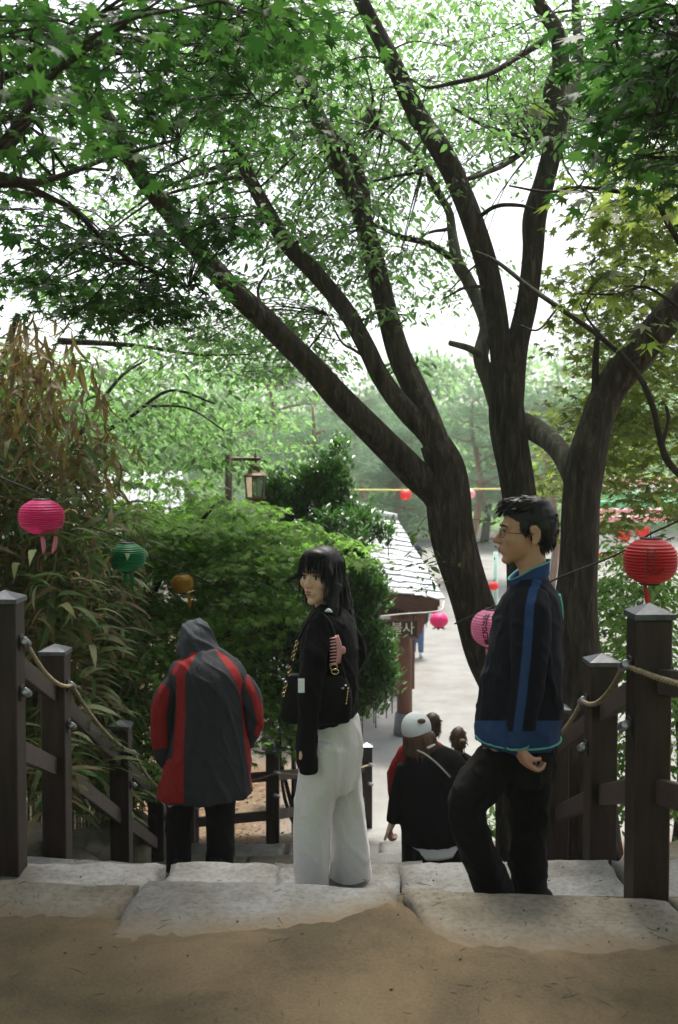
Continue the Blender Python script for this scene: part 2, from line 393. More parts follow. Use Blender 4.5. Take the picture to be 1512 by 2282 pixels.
gv = np.stack([GX, GY, GZ], -1).reshape(-1, 3)
ii = np.arange(nx * ny).reshape(ny, nx)
gt = np.concatenate([np.stack([ii[:-1, :-1], ii[:-1, 1:], ii[1:, 1:]], -1).reshape(-1, 3), np.stack([ii[:-1, :-1], ii[1:, 1:], ii[1:, :-1]], -1).reshape(-1, 3)])
fx, fy = gv[:, 0], gv[:, 1]
plz = sstep(10.2, 12.0, fy) * sstep(-1.3, .2, fx - .0 * fy) * (1 - .0 * fx)
plz = np.maximum(plz, sstep(14.5, 16.5, fy) * sstep(-3.0, -1.5, fx))
plz = np.maximum(plz, sstep(9.4, 10.5, fy) * sstep(-.6, 0.0, fx) * (1 - sstep(1.9, 2.4, fx)))
grn = np.maximum(sstep(58, 64, fy), sstep(14, 20, np.abs(fx)) * sstep(16, 22, fy) * (fx < 0))
grn = np.maximum(grn, (fy < -3).astype(float))
ground = link("ground", tri_mesh("ground", gv, gt, {"plaza": plz, "green": grn}, True), M['ground'], kind="structure")

def d_at(py, z):
    r = P(756, py, 1.0) - CAM
    return (z - CAM[2]) / r[2]

# ------------------------------------------------------------------ stone stairs
bpx = [(-400, 2060), (0, 2050), (150, 2062), (235, 2045), (262, 2088), (400, 2092), (600, 2078), (760, 2052), (880, 2018), (925, 2058), (1000, 2104), (1060, 2126), (1300, 2132), (1512, 2120), (2000, 2100)]
bw = [P(px, py, d_at(py, 0)) for px, py in bpx]; bxs = np.array([p[0] for p in bw]); bys = np.array([p[1] for p in bw])
stairs = thing("stone_stairs", None, None, (0, 4, 0), kind="structure")
def slab(corners, ztop, thick, mt, seed, amp=.016, tilt=0.0, edge=.03):
    """corners: near-left, near-right, far-right, far-left (x, y)"""
    c = [np.array(p, float) for p in corners]
    wdt = max(np.linalg.norm(c[1] - c[0]), .2); dep = max(np.linalg.norm(c[3] - c[0]), .2)
    nu = int(min(46, max(10, wdt / .045))); nv = int(min(26, max(8, dep / .045)))
    us = (1 - np.cos(np.linspace(0, math.pi, nu + 1))) / 2 * .25 + np.linspace(0, 1, nu + 1) * .75
    vs = (1 - np.cos(np.linspace(0, math.pi, nv + 1))) / 2 * .25 + np.linspace(0, 1, nv + 1) * .75
    V = []; Fc = []
    for j, v in enumerate(vs):
        for i, u in enumerate(us):
            p = (1 - v) * ((1 - u) * c[0] + u * c[1]) + v * ((1 - u) * c[3] + u * c[2])
            ed = min(u * wdt, (1 - u) * wdt, v * dep, (1 - v) * dep)
            p = p + np.array((noise.noise(Vector((p[0] * 2.3, p[1] * 2.3, seed))), noise.noise(Vector((p[0] * 2.3, p[1] * 2.3, seed + 9))))) * .035
            if i in (0, nu) or j in (0, nv):
                p = p + np.array((noise.noise(Vector((p[0] * 9, p[1] * 9, seed + 3))), noise.noise(Vector((p[0] * 9, p[1] * 9, seed + 5))))) * .022
            z = ztop + tilt * (u - .5)
            k = max(0, 1 - ed / edge); z -= edge * .75 * k * k * (.7 + .6 * abs(noise.noise(Vector((p[0] * 6, p[1] * 6, seed)))))
            z += amp * noise.noise(Vector((p[0] * 1.8, p[1] * 1.8, seed))) + amp * .6 * noise.noise(Vector((p[0] * 6.5, p[1] * 6.5, seed + 2))) + amp * .3 * noise.noise(Vector((p[0] * 17, p[1] * 17, seed)))
            V.append((p[0], p[1], z))
    W = nu + 1
    for j in range(nv):
        for i in range(nu): Fc.append((j * W + i, j * W + i + 1, (j + 1) * W + i + 1, (j + 1) * W + i))
    rim = [i for i in range(W)] + [j * W + nu for j in range(1, nv + 1)] + [nv * W + i for i in range(nu - 1, -1, -1)] + [j * W for j in range(nv - 1, 0, -1)]
    n0 = len(V); cen = sum(c) / 4
    for q, r in enumerate(rim):
        x, y, z = V[r]; k = noise.noise(Vector((x * 5, y * 5, seed + 20)))
        V.append((x + (cen[0] - x) * .03 + k * .012, y + (cen[1] - y) * .05 + k * .012, ztop - thick))
    m = len(rim)
    for q in range(m): Fc.append((rim[(q + 1) % m], rim[q], n0 + q, n0 + (q + 1) % m))
    o = obj("stone_slab", V, Fc, mt, stairs)
    at = o.data.attributes.new("dirt", 'FLOAT', 'POINT'); at.data.foreach_set("value", np.array([max(-.6, 1.0 - max(0, (y - np.interp(x, bxs, bys))) / .19) if y < 3.95 and ztop > -.1 else -.35 for x, y, z in V], dtype=np.float32)); return o
g = .005
slab([(-3.2, 2.7), (-.86, 2.75), (-.80, 3.90), (-3.2, 4.0)], -.004, .4, M['stone2'], 1)
slab([(-.84 + g, 2.95), (.30, 3.15), (.24, 3.83), (-.78 + g, 3.91)], .004, .4, M['stone'], 2)
slab([(.31 + g, 2.9), (1.30, 2.85), (1.26, 3.76), (.25 + g, 3.82)], -.003, .4, M['stone2'], 3)
slab([(1.31 + g, 2.8), (3.2, 2.8), (3.2, 3.70), (1.27 + g, 3.75)], .0, .4, M['stone2'], 4)
rows = [(-.28, 3.72, 4.83, [-2.0, -.84, -.29, .29, 1.34, 1.9]), (-.60, 4.70, 5.63, [-1.95, -1.1, -.35, .5, 1.9]), (-.98, 5.5, 6.12, [-1.9, -.7, .25, 1.1, 1.9]),
        (-1.33, 6.0, 6.76, [-1.9, -1.0, .1, .8, 1.9]), (-1.63, 6.65, 8.0, [-1.9, -.6, .35, 1.2, 1.9]), (-1.83, 7.9, 8.9, [-1.9, -.8, 0, .9, 1.9]), (-1.98, 8.8, 9.6, [-1.8, -.5, .4, 1.3, 1.9])]
sd_ = 10
for (z, y0, y1, xs) in rows:
    for a, b in zip(xs[:-1], xs[1:]):
        j1, j2 = random.uniform(-.05, .05), random.uniform(-.05, .05); sd_ += 1
        slab([(a + g, y0), (b - g, y0), (b - g + j1 * .5, y1 + j2), (a + g + j1 * .5, y1 + j1)], z + random.uniform(-.015, .015), .38, M['stone'] if random.random() < .7 else M['stone2'], sd_, .022)

# sand drifted over the near part of the landing
sx_ = np.linspace(-4, 4, 200); sy_ = np.unique(np.concatenate([np.linspace(-5, 2.6, 20), np.linspace(2.6, 4.0, 60)]))
V = []
for y in sy_:
    for x in sx_:
        yb = np.interp(x, bxs, bys) + .03 * noise.noise(Vector((x * 7, y * 3, 4)))
        t = yb - y + .05 * noise.noise(Vector((x * 16, y * 16, 7))) + .03 * noise.noise(Vector((x * 40, y * 40, 3)))
        z = .028 * (1 - math.exp(-max(t, 0) / .10)) if t > 0 else max(-.12, .25 * t)
        z += (.010 * noise.noise(Vector((x * 2, y * 2, 1))) + .006 * noise.noise(Vector((x * 9, y * 9, 2)))) * (1 if t > 0 else .4)
        V.append((x, y, z + .008))
W = len(sx_)
obj("landing", V, [(j * W + i, j * W + i + 1, (j + 1) * W + i + 1, (j + 1) * W + i) for j in range(len(sy_) - 1) for i in range(W - 1)], M['sand'], kind="structure")
# grit and small pebbles in the sand
mb = MB()
for k in range(420):
    x = random.uniform(-1.7, 1.7); y = random.uniform(2.75, 3.75) if k < 340 else random.uniform(3.9, 4.8); r_ = abs(random.gauss(0, .0018)) + .0014; zz = .034 if y < np.interp(x, bxs, bys) - .1 else (.008 if y < 3.8 else -.27)
    V, Fc = ellipsoid((x, y, zz), (r_, r_ * random.uniform(.6, 1.1), r_ * .7), seg=6, rings=4); mb.add(V, Fc)
tag(mb.build("grit", M['sand'], kind="stuff"), "loose grit and pebbles on the sandy landing", "grit")
# twigs and needles lying on the landing
mb = MB()
for k in range(110):
    x = random.uniform(-1.6, 1.6); y = random.uniform(2.7, 3.85) if k < 130 else random.uniform(3.95, 4.8); z = .048 if y < 3.4 else (.02 if y < 3.9 else -.262)
    a = random.uniform(0, 6.28); L = random.uniform(.01, .05) if random.random() < .9 else random.uniform(.05, .1); cv = random.uniform(-.4, .4)
    pts = [(x + math.cos(a + cv * t) * L * t, y + math.sin(a + cv * t) * L * t, z + .004 * math.sin(t * 3)) for t in (-.5, 0, .5)]
    mb.add(*tube(pts, [.0007, .0014, .0006], 4))
tag(mb.build("fallen_twigs", M['bark_dark'], kind="stuff"), "dry twigs and needles strewn over the sandy landing", "twigs")

# ------------------------------------------------------------------ fences
def rope_mesh(mb, pts, r=.0118, pitch=.055):
    q = catmull(pts, 14); q = np.array(q)
    seg = np.linalg.norm(np.diff(q, axis=0), axis=1); L = np.concatenate([[0], np.cumsum(seg)])
    n = int(L[-1] / (pitch / 7)) + 2
    s = np.linspace(0, L[-1], n); c = np.stack([np.interp(s, L, q[:, k]) for k in range(3)], -1)
    T = np.gradient(c, axis=0); T /= np.linalg.norm(T, axis=1)[:, None]
    up = np.array((0, 0, 1.0)); S = np.cross(T, up); S /= np.linalg.norm(S, axis=1)[:, None]; U = np.cross(S, T)
    for k in range(3):
        a = s / pitch * 2 * math.pi + k * 2.094
        pts2 = c + (S * np.cos(a)[:, None] + U * np.sin(a)[:, None]) * r * .52
        mb.add(*tube(pts2, [r * .56] * n, 5))
def sag(a, b, s, n=7):
    a = np.array(a, float); b = np.array(b, float)
    return [a + (b - a) * t - np.array((0, 0, s * 4 * t * (1 - t))) for t in np.linspace(0, 1, n)]
def bracket(root, p, out):
    """steel ring clamp on a small plate, out = horizontal direction away from the post"""
    p = np.array(p, float); out = np.array(out, float); al = np.array((-out[1], out[0], 0)); sl_ = al + np.array((0, 0, -.45)) * (1 if al[1] > 0 else -1); sl_ = sl_ / np.linalg.norm(sl_)
    V, Fc = box(p + out * .004, (.008, .05, .075), bev=.002, axes=(out, al, np.array((0, 0, 1.0))))
    br = obj("bracket_plate", V, Fc, M['darkmetal'], root, smooth=False)
    c = p + out * .026
    V, Fc = tube([c - sl_ * .036, c - sl_ * .033, c + sl_ * .033, c + sl_ * .036], [.016, .019, .019, .016], 14)
    o = link("bracket_ring", new_mesh("bracket_ring", V, Fc), M['steel'], br)
    return c
def fence(name, label, posts, w_, side, rails=True, rope_from=None, drop=.19, gap=.17, rope_r=.0118, first_rail=True, lo=.62):
    root = thing(name, label, "fence", (posts[0][0], posts[0][1], posts[0][3]))
    ring = []
    for (x, y, zt, zb) in posts:
        V, Fc = box((x, y, (zt + zb) / 2 - .1), (w_, w_, zt - zb + .2), bev=.006); p = obj("post", V, Fc, M['post'], root, smooth=False)
        h = w_ / 2 + .009
        V = [(x + a * h, y + b * h, zt) for a, b in ((-1, -1), (1, -1), (1, 1), (-1, 1))] + [(x + a * h, y + b * h, zt + .022) for a, b in ((-1, -1), (1, -1), (1, 1), (-1, 1))] + [(x, y, zt + .058)]
        Fc = [(3, 2, 1, 0)] + [(i, (i + 1) % 4, 4 + (i + 1) % 4, 4 + i) for i in range(4)] + [(4 + i, 4 + (i + 1) % 4, 8) for i in range(4)]
        link("post_cap", new_mesh("post_cap", V, Fc, False), M['cap'], p)
        sdv = np.array(side, float); b0 = np.array((x, y, zt - drop)) + sdv * w_ / 2
        ring.append(bracket(root, b0, sdv)); bracket(root, b0 - np.array((0, 0, .24)), sdv)
    for i in range(len(posts) - 1):
        a, b = posts[i], posts[i + 1]
        for dz in ((drop + .06), lo + .06):
            p = np.array((a[0], a[1], a[2] - dz)); q = np.array((b[0], b[1], b[2] - dz)); t = (q - p) / np.linalg.norm(q - p)
            V, Fc = board(p + t * w_ * .45, q - t * w_ * .45, .10, .035); obj("rail", V, Fc, M['rail'], root, smooth=False)
    for i in range(len(ring) - 1):
        mb = MB(); rope_mesh(mb, sag(ring[i], ring[i + 1], .07), rope_r); mb.build("rope", M['rope'], root)
    return root, ring
W_ = .14
LX = -1.60
lp = [(-2.75, 4.62, zat(1340, 4.6) + .02, -.30)]
for (px, py, d, zb) in ((34, 1346, 4.6, -.28), (143, 1461, 5.75, -.6)):
    lp.append((P(px, py, d)[0] - W_ / 2, d + W_ / 2, P(px, py, d)[2], zb))
p3 = P(286, 1626, 7.2); lp.append((p3[0] - W_ / 2, 7.2 + W_ / 2, p3[2], -1.5))
lp.append((-1.62, 8.75, -1.02, -1.95)); lp.append((-1.5, 9.75, -1.28, -2.25))
fence("rope_fence", "tall brown post fence descending beside the dry bamboo, with slack rope", lp, W_, (1, 0, 0))
rp = [(1.72, 2.72, zat(1375, 3.8) + .14, -.05)]
for (px, py, d, zb) in ((1420, 1382, 3.82, -.3), (1318, 1486, 5.0, -.5)):
    rp.append((P(px, py, d)[0] + W_ / 2, d + W_ / 2, P(px, py, d)[2], zb))
rp.append((1.40, 6.35, rp[-1][2] - .55, -1.2)); rp.append((1.5, 7.8, rp[-1][2] - .62, -1.7))
fence("rope_fence", "brown post fence behind the man in the track jacket, below the red lantern", rp, W_, (-1, 0, 0))
fa = P(592, 1680, 10.1); fb = P(807, 1668, 12.0)
low = [(-1.5, 10.0, zat(1690, 10.0), -2.25), (fa[0] + .07, 10.17, fa[2], zat(1905, 10.1)), (fb[0] + .06, 12.06, fb[2], zat(1850, 12.0))]
fence("rope_fence", "low brown post fence at the foot of the stairs, crossing behind the woman", low, .135, (.5, -.866, 0), lo=.6)

# ------------------------------------------------------------------ boulders beside the left fence
def boulder(c, r, seed):
    V, Fc = ellipsoid((0, 0, 0), (1, 1, 1), seg=18, rings=12)
    out = []
    for v in V:
        v = Vector(v); k = 1 + .28 * noise.noise(v * 1.3 + Vector((seed, 0, 0))) + .1 * noise.noise(v * 3.5 + Vector((seed, 3, 0)))
        q = v * k; q = Vector((max(-.82, min(.82, q.x)), max(-.82, min(.82, q.y)), max(-.8, min(.72, q.z))))
        out.append((c[0] + q.x * r[0], c[1] + q.y * r[1], c[2] + q.z * r[2]))
    return out, Fc
bl = [(-2.0, 5.15, .33, .36, .34), (-1.98, 6.0, .34, .4, .36), (-1.95, 6.75, .36, .38, .34), (-2.0, 7.55, .36, .42, .4), (-1.95, 8.35, .4, .4, .42), (-2.05, 9.1, .38, .45, .4), (2.15, 4.85, .3, .35, .3), (2.1, 5.7, .3, .35, .28)]
for k, (x, y, a, b, c) in enumerate(bl):
    V, Fc = boulder((x, y, float(hgt(x, y)) + .06), (a, b, c), k * 5.3)
    o = obj("boulder", V, Fc, M['boulder'])
    if k < 6: tag(o, "mossy grey boulder behind the bamboo-side fence, " + ["nearest the landing", "second down from the landing", "third down from the landing", "fourth down from the landing", "fifth down from the landing", "lowest beside the low fence"][k], "boulder", "boulders edging the stairs under the bamboo")
    else: tag(o, "mossy grey boulder beside the right fence, " + ["nearer the landing", "farther down the stairs"][k - 6], "boulder", "boulders edging the stairs under the right fence")

# ------------------------------------------------------------------ foliage machinery
def tmpl_ovate():
    V = [(0, 0, 0), (.3, .2, .02), (.3, 0, -.02), (.3, -.2, .02), (.68, .17, -.03), (.68, 0, -.07), (.68, -.17, -.03), (1, 0, -.16)]
    T = [(0, 2, 1), (0, 3, 2), (1, 2, 5), (1, 5, 4), (2, 3, 6), (2, 6, 5), (4, 5, 7), (5, 6, 7)]
    return np.array(V, float), np.array(T)
def tmpl_diamond():
    return np.array([(0, 0, 0), (.45, .27, .03), (1, 0, -.1), (.45, -.27, .03)], float), np.array([(0, 2, 1), (0, 3, 2)])
def tmpl_maple(lobes=7):
    V = [(.32, 0, 0)]; T = []
    tips = [(-135, .42), (-80, .62), (-38, .78), (0, .85), (38, .78), (80, .62), (135, .42)]
    pts = []
    for k, (a, r) in enumerate(tips):
        pts.append((.32 + r * math.cos(R(a)), r * math.sin(R(a)), -.10 * r))
        if k < len(tips) - 1:
            b = (a + tips[k + 1][0]) / 2; pts.append((.32 + .3 * math.cos(R(b)), .3 * math.sin(R(b)), .02))
    pts.append((.17, 0, 0)); V += pts; n = len(pts)
    for i in range(n): T.append((0, 1 + i, 1 + (i + 1) % n))
    return np.array(V, float), np.array(T)
def tmpl_blade(wd=.055, droop=.45):
    V = []; T = []; N = 6
    for i in range(N):
        t = i / (N - 1); ww = wd * math.sin(math.pi * min(1, .12 + .88 * t)) if i < N - 1 else 0
        z = -droop * t * t; x = t * (1 - .25 * droop * t)
        V += [(x, ww, z + .01), (x, -ww, z - .01)]
    for i in range(N - 1): a = i * 2; T += [(a, a + 1, a + 3), (a, a + 3, a + 2)]
    return np.array(V, float), np.array(T)
TP = {'ovate': tmpl_ovate(), 'diamond': tmpl_diamond(), 'maple': tmpl_maple(), 'blade': tmpl_blade(), 'bladeb': tmpl_blade(.075, .7), 'needle': tmpl_blade(.02, .1)}
def norm(a): return a / (np.linalg.norm(a, axis=-1, keepdims=True) + 1e-9)
def leaves(name, kind, pos, axis, nrm, size, tint, mt, parent, okind="stuff"):
    V0, T0 = TP[kind]; pos = np.asarray(pos); axis = norm(np.asarray(axis)); n_ = np.asarray(nrm)
    n_ = norm(n_ - axis * np.sum(n_ * axis, -1, keepdims=True)); s_ = np.cross(n_, axis)
    N = len(pos); V = pos[:, None, :] + size[:, None, None] * (V0[None, :, 0:1] * axis[:, None, :] + V0[None, :, 1:2] * s_[:, None, :] + V0[None, :, 2:3] * n_[:, None, :])
    T = (T0[None] + (np.arange(N) * len(V0))[:, None, None]).reshape(-1, 3)
    me = tri_mesh(name, V.reshape(-1, 3), T, {"tint": np.repeat(np.clip(tint, 0, 1), len(V0))})
    return link(name, me, mt, parent, okind)
class Leaves:
    def __init__(s): s.p = []; s.a = []; s.n = []; s.s = []; s.t = []
    def add(s, p, a, n, sz, t): s.p.append(p); s.a.append(a); s.n.append(n); s.s.append(sz); s.t.append(t)
    def spray(s, c, Rr, n, size, flat=.13, droop=.35, tilt=.45, tint=.5, tv=.28, sv=.36):
        a = rng.uniform(0, 2 * np.pi, n); r = Rr * np.sqrt(rng.uniform(0, 1, n))
        p = np.stack([c[0] + r * np.cos(a), c[1] + r * np.sin(a), c[2] + rng.normal(0, Rr * flat, n) - droop * .4 * r * r / Rr], -1)
        b = a + rng.normal(0, .8, n)
        ax = np.stack([np.cos(b), np.sin(b), -droop + rng.normal(0, .3, n)], -1)
        nm = np.stack([rng.normal(0, tilt, n), rng.normal(0, tilt, n), np.ones(n)], -1)
        s.add(p, ax, nm, size * (1 + rng.normal(0, sv, n)).clip(.45, 1.7), tint + rng.normal(0, tv, n))
    def ball(s, c, rad, n, size, tint=.5, tv=.25, up=.4, shell=.5):
        d = norm(rng.normal(0, 1, (n, 3))); k = rng.uniform(shell, 1, n) ** .6
        p = np.array(c) + d * k[:, None] * np.array(rad)
        ax = d + rng.normal(0, .6, (n, 3)) + np.array((0, 0, up)); nm = d * .5 + rng.normal(0, .5, (n, 3)) + np.array((0, 0, .7))
        s.add(p, ax, nm, size * (1 + rng.normal(0, .22, n)).clip(.5, 1.6), tint + rng.normal(0, tv, n))
    def make(s, name, kind, mt, parent):
        return leaves(name, kind, np.concatenate(s.p), np.concatenate(s.a), np.concatenate(s.n), np.concatenate(s.s), np.concatenate(s.t), mt, parent)
def rint(n, c, r):  # n points in an ellipse
    a = rng.uniform(0, 2 * np.pi, n); k = np.sqrt(rng.uniform(0, 1, n)); return c[0] + r[0] * k * np.cos(a), c[1] + r[1] * k * np.sin(a)

class Tree:
    """limbs given as points on the photo's lines of sight at their own distance, width in pixels there"""
    def __init__(s, name, label, base, mt, group=None, cat="tree"):
        s.root = thing(name, label, cat, base, group); s.mt = mt; s.pts = []; s.tw = MB(); s.L = Leaves(); s.keep = None
    def limb(s, q, name="limb", seg=16, per=7, rough=.10, mt=None, px=True):
        pts = [P(a, b, d) if px else np.array((a, b, d)) for (a, b, d, w) in q]; rad = [w * .83 / 2 / F * d if px else w for (a, b, d, w) in q]
        V, Fc = tube(pts, rad, seg, per, rough=rough, seed=len(s.pts) * .37); obj(name, V, Fc, mt or s.mt, s.root)
        s.pts += [np.append(p, r) for p, r in zip(catmull(pts, 5), np.repeat(rad, 5))]
    def twig_to(s, c, r=.006, far=2.2, extra=3, R_=.4):
        A = np.array(s.pts); c = np.array(c); dd = np.linalg.norm(A[:, :3] - c, axis=1) ; k = int(np.argmin(dd))
        if dd[k] < far:
            a = A[k, :3]; mid = (a + c) / 2 + np.array((rng.normal(0, .06), rng.normal(0, .06), .10 * dd[k])); r0 = min(A[k, 3] * .6, r * (1 + 1.2 * dd[k]))
            s.tw.add(*tube([a, mid, c], [r0, (r0 + r) / 2 * .8, r * .6], 5, 4))
        for e in range(extra):
            a = rng.uniform(0, 6.28); s.tw.add(*tube([c, c + np.array((math.cos(a), math.sin(a), .05)) * R_ * .5, c + np.array((math.cos(a + .3), math.sin(a + .3), -.12)) * R_ * .95], [r * .55, r * .4, r * .2], 4))
    def blob(s, c, rad, d, n, Rr, nl, size, tint=.5, twig=True, **k):
        xs, ys = rint(n, c, rad)
        for x, y in zip(xs, ys):
            dd = rng.uniform(*d)
            if s.keep is not None and s.keep(x, y): continue
            q = P(x, y, dd); r = Rr * rng.uniform(.65, 1.3)
            s.L.spray(q, r, max(4, int(nl * rng.uniform(.6, 1.4))), size, tint=tint + rng.normal(0, .12), **k)
            if twig: s.twig_to(q, R_=r)
    def finish(s, kind, mt, name="crown"):
        s.L.make(name, kind, mt, s.root)
        if s.tw.V: s.tw.build("twigs", s.mt, s.root, kind="stuff")

# ------------------------------------------------------------------ the great many-stemmed tree
big = Tree("great_tree", "great dark tree with several leaning stems rising behind the man", (1.55, 7.5, float(hgt(1.55, 7.5))), M['bark'])
big.limb([(1190, 1900, 7.6, 210), (1175, 1700, 7.6, 165), (1140, 1560, 7.6, 140), (1085, 1440, 7.55, 124), (1040, 1300, 7.5, 115), (1008, 1190, 7.5, 118), (1000, 1100, 7.5, 118), (993, 1040, 7.5, 102), (970, 985, 7.5, 80)], "trunk", 26)
big.limb([(1010, 1170, 7.5, 88), (975, 1100, 7.48, 88), (925, 1055, 7.45, 80), (860, 990, 7.3, 76), (760, 890, 7.2, 72), (690, 812, 7.1, 66), (600, 722, 7.0, 60), (500, 625, 6.8, 56), (400, 500, 6.6, 50), (320, 400, 6.4, 46), (255, 290, 6.2, 46), (190, 205, 6.1, 42), (120, 90, 6.0, 38), (75, 10, 5.9, 36), (30, -90, 5.9, 30)], "limb", 20)
big.limb([(985, 1010, 7.5, 66), (955, 965, 7.5, 64), (905, 915, 7.5, 58), (850, 842, 7.5, 50), (815, 770, 7.5, 48), (770, 690, 7.6, 46), (700, 605, 7.6, 46), (640, 545, 7.6, 42), (590, 460, 7.7, 38), (545, 370, 7.8, 33), (500, 280, 7.8, 28), (430, 190, 7.8, 24), (360, 90, 7.8, 18)], "limb", 18)
big.limb([(980, 1010, 7.5, 74), (962, 960, 7.5, 72), (930, 880, 7.6, 66), (890, 790, 7.7, 62), (862, 690, 7.8, 56), (830, 560, 7.9, 52), (800, 460, 8, 50), (768, 400, 8, 46), (735, 320, 8, 44), (690, 215, 8.1, 40), (645, 110, 8.1, 38), (590, 10, 8.2, 34), (550, -80, 8.2, 30)], "limb", 18)
big.limb([(812, 480, 8, 40), (812, 430, 8.1, 32), (795, 370, 8.2, 28), (760, 300, 8.3, 20)], "limb", 12)
big.limb([(1205, 1850, 7.9, 150), (1185, 1500, 7.9, 128), (1175, 1300, 7.9, 108), (1163, 1150, 7.9, 92), (1148, 1050, 7.9, 92), (1133, 950, 7.9, 98), (1130, 880, 7.9, 90), (1132, 810, 7.9, 70)], "trunk", 24)
big.limb([(1122, 900, 7.9, 66), (1114, 760, 7.9, 60), (1092, 620, 7.9, 58), (1060, 510, 7.8, 58), (1025, 420, 7.8, 56), (980, 330, 7.7, 56), (930, 255, 7.7, 52), (880, 150, 7.6, 46), (840, 70, 7.6, 42), (800, -10, 7.5, 38), (760, -90, 7.5, 34)], "limb", 18)
big.limb([(1140, 900, 7.9, 66), (1152, 780, 7.9, 60), (1175, 670, 7.9, 58), (1188, 560, 7.9, 56), (1192, 482, 7.9, 62), (1215, 400, 7.9, 56), (1235, 320, 7.9, 52), (1246, 250, 7.9, 50), (1235, 205, 7.9, 56), (1250, 140, 7.9, 45), (1240, 70, 7.9, 42), (1200, 5, 7.9, 34), (1170, -80, 7.9, 28)], "limb", 18)
big.limb([(1240, 290, 7.95, 40), (1262, 240, 8, 36), (1278, 190, 8.1, 34), (1290, 110, 8.2, 28), (1285, 40, 8.2, 24), (1280, -60, 8.2, 20)], "limb", 12, mt=M['bark_pale'])
big.limb([(1118, 930, 7.95, 52), (1092, 850, 8, 46), (1072, 795, 8, 42), (1085, 730, 8.1, 40), (1070, 680, 8.2, 36), (1042, 622, 8.3, 34), (1020, 585, 8.3, 34), (1008, 520, 8.4, 26), (1000, 470, 8.4, 22), (970, 420, 8.4, 18), (945, 370, 8.5, 16), (900, 320, 8.5, 14), (840, 285, 8.5, 10)], "limb", 14, mt=M['bark_pale'])
big.limb([(1080, 800, 8, 26), (1050, 778, 7.9, 20), (1003, 764, 7.8, 15)], "branch_stub", 10, mt=M['bark_pale'])
big.limb([(1022, 590, 8.3, 22), (985, 560, 8.3, 18), (945, 540, 8.2, 16), (895, 528, 8.2, 14), (830, 498, 8.2, 9)], "limb", 8)
big.limb([(1310, 1900, 7.3, 190), (1298, 1700, 7.3, 165), (1288, 1530, 7.3, 140), (1284, 1400, 7.3, 118), (1290, 1250, 7.3, 105), (1295, 1120, 7.3, 100), (1307, 1030, 7.3, 104), (1330, 940, 7.3, 90), (1365, 862, 7.3, 86), (1420, 792, 7.2, 86), (1490, 705, 7.1, 82), (1560, 622, 7.1, 75), (1680, 500, 7, 66)], "trunk", 24)
big.limb([(1120, 935, 8.02, 66), (1165, 945, 8.0, 64), (1205, 966, 7.82, 60), (1246, 1002, 7.55, 56), (1278, 1065, 7.38, 60), (1292, 1140, 7.3, 64)], "limb", 16, mt=M['bark_pale'])
big.limb([(1328, 880, 7.3, 24), (1328, 800, 7.3, 18), (1334, 735, 7.3, 14)], "branch_stub", 8)
for q in ([(1040, 400, 7.8, 14), (1085, 385, 8.2, 12), (1130, 365, 8.6, 12), (1200, 320, 9, 8)], [(1060, 490, 7.8, 12), (1105, 460, 7.6, 12), (1160, 458, 7.5, 10), (1200, 470, 7.5, 6)],
          [(1215, 90, 7.9, 20), (1150, 130, 7.7, 16), (1090, 165, 7.5, 14), (1010, 185, 7.4, 12), (950, 195, 7.3, 8), (915, 175, 7.3, 5)], [(1225, 320, 7.9, 14), (1150, 300, 7.4, 12), (1080, 280, 7.2, 9), (1010, 240, 7.1, 6)],
          [(700, 520, 7.6, 5), (660, 540, 7.6, 8), (640, 545, 7.6, 10)], [(1000, 470, 8.4, 12), (960, 395, 8.3, 11), (910, 388, 8.2, 10), (830, 405, 8.2, 6)], [(1085, 640, 7.9, 10), (1040, 640, 7.6, 8), (990, 665, 7.4, 4)],
          [(820, 800, 7.5, 8), (790, 780, 7.6, 8), (760, 760, 7.8, 6), (730, 700, 8, 4)], [(600, 720, 7.0, 10), (575, 650, 7.2, 8), (600, 600, 7.4, 5)], [(330, 420, 6.4, 10), (360, 380, 6.2, 8), (450, 340, 6.2, 5)]):
    big.limb(q, "branch", 7, 5, .05)
for (c, r, d, n) in (((1000, 130, 0), (430, 190), (7.6, 12.5), 150), ((700, 290, 0), (230, 190), (7.2, 11), 62), ((880, 400, 0), (190, 80), (8, 11.5), 26), ((650, 500, 0), (150, 50), (7, 9.5), 13),
                     ((1320, 280, 0), (150, 250), (8, 11.5), 36), ((750, 560, 0), (180, 40), (7.5, 10), 13), ((660, 660, 0), (170, 60), (8, 11), 15), ((470, 730, 0), (200, 60), (8, 11), 22), ((560, 800, 0), (200, 45), (8.5, 12), 15),
                     ((960, 620, 0), (130, 80), (9, 11), 10), ((620, 110, 0), (200, 140), (7, 11), 36), ((420, 300, 0), (180, 160), (7, 10), 18), ((230, 480, 0), (220, 200), (7.5, 10.5), 20), ((120, 150, 0), (150, 180), (7, 10), 8)):
    big.blob(c, r, d, n, .5, 84, .060, tint=.5, droop=.5, tilt=.55)
for (x, y, d) in ((800, 455, 7.6), (815, 500, 7.6), (840, 600, 7.6), (850, 690, 7.5), (880, 700, 7.5), (745, 310, 7.7), (700, 210, 7.7), (650, 520, 7.3), (1010, 420, 7.5), (940, 300, 7.4), (1240, 230, 7.5), (1290, 300, 7.4), (1110, 290, 7.0), (1040, 270, 7.0), (730, 720, 7.2), (620, 770, 7.6), (820, 520, 7.5), (905, 810, 7.9)):
    q = P(x, y, d); big.L.spray(q, .26, 36, .066, droop=.6, tilt=.6, tint=.45); big.twig_to(q, R_=.26)
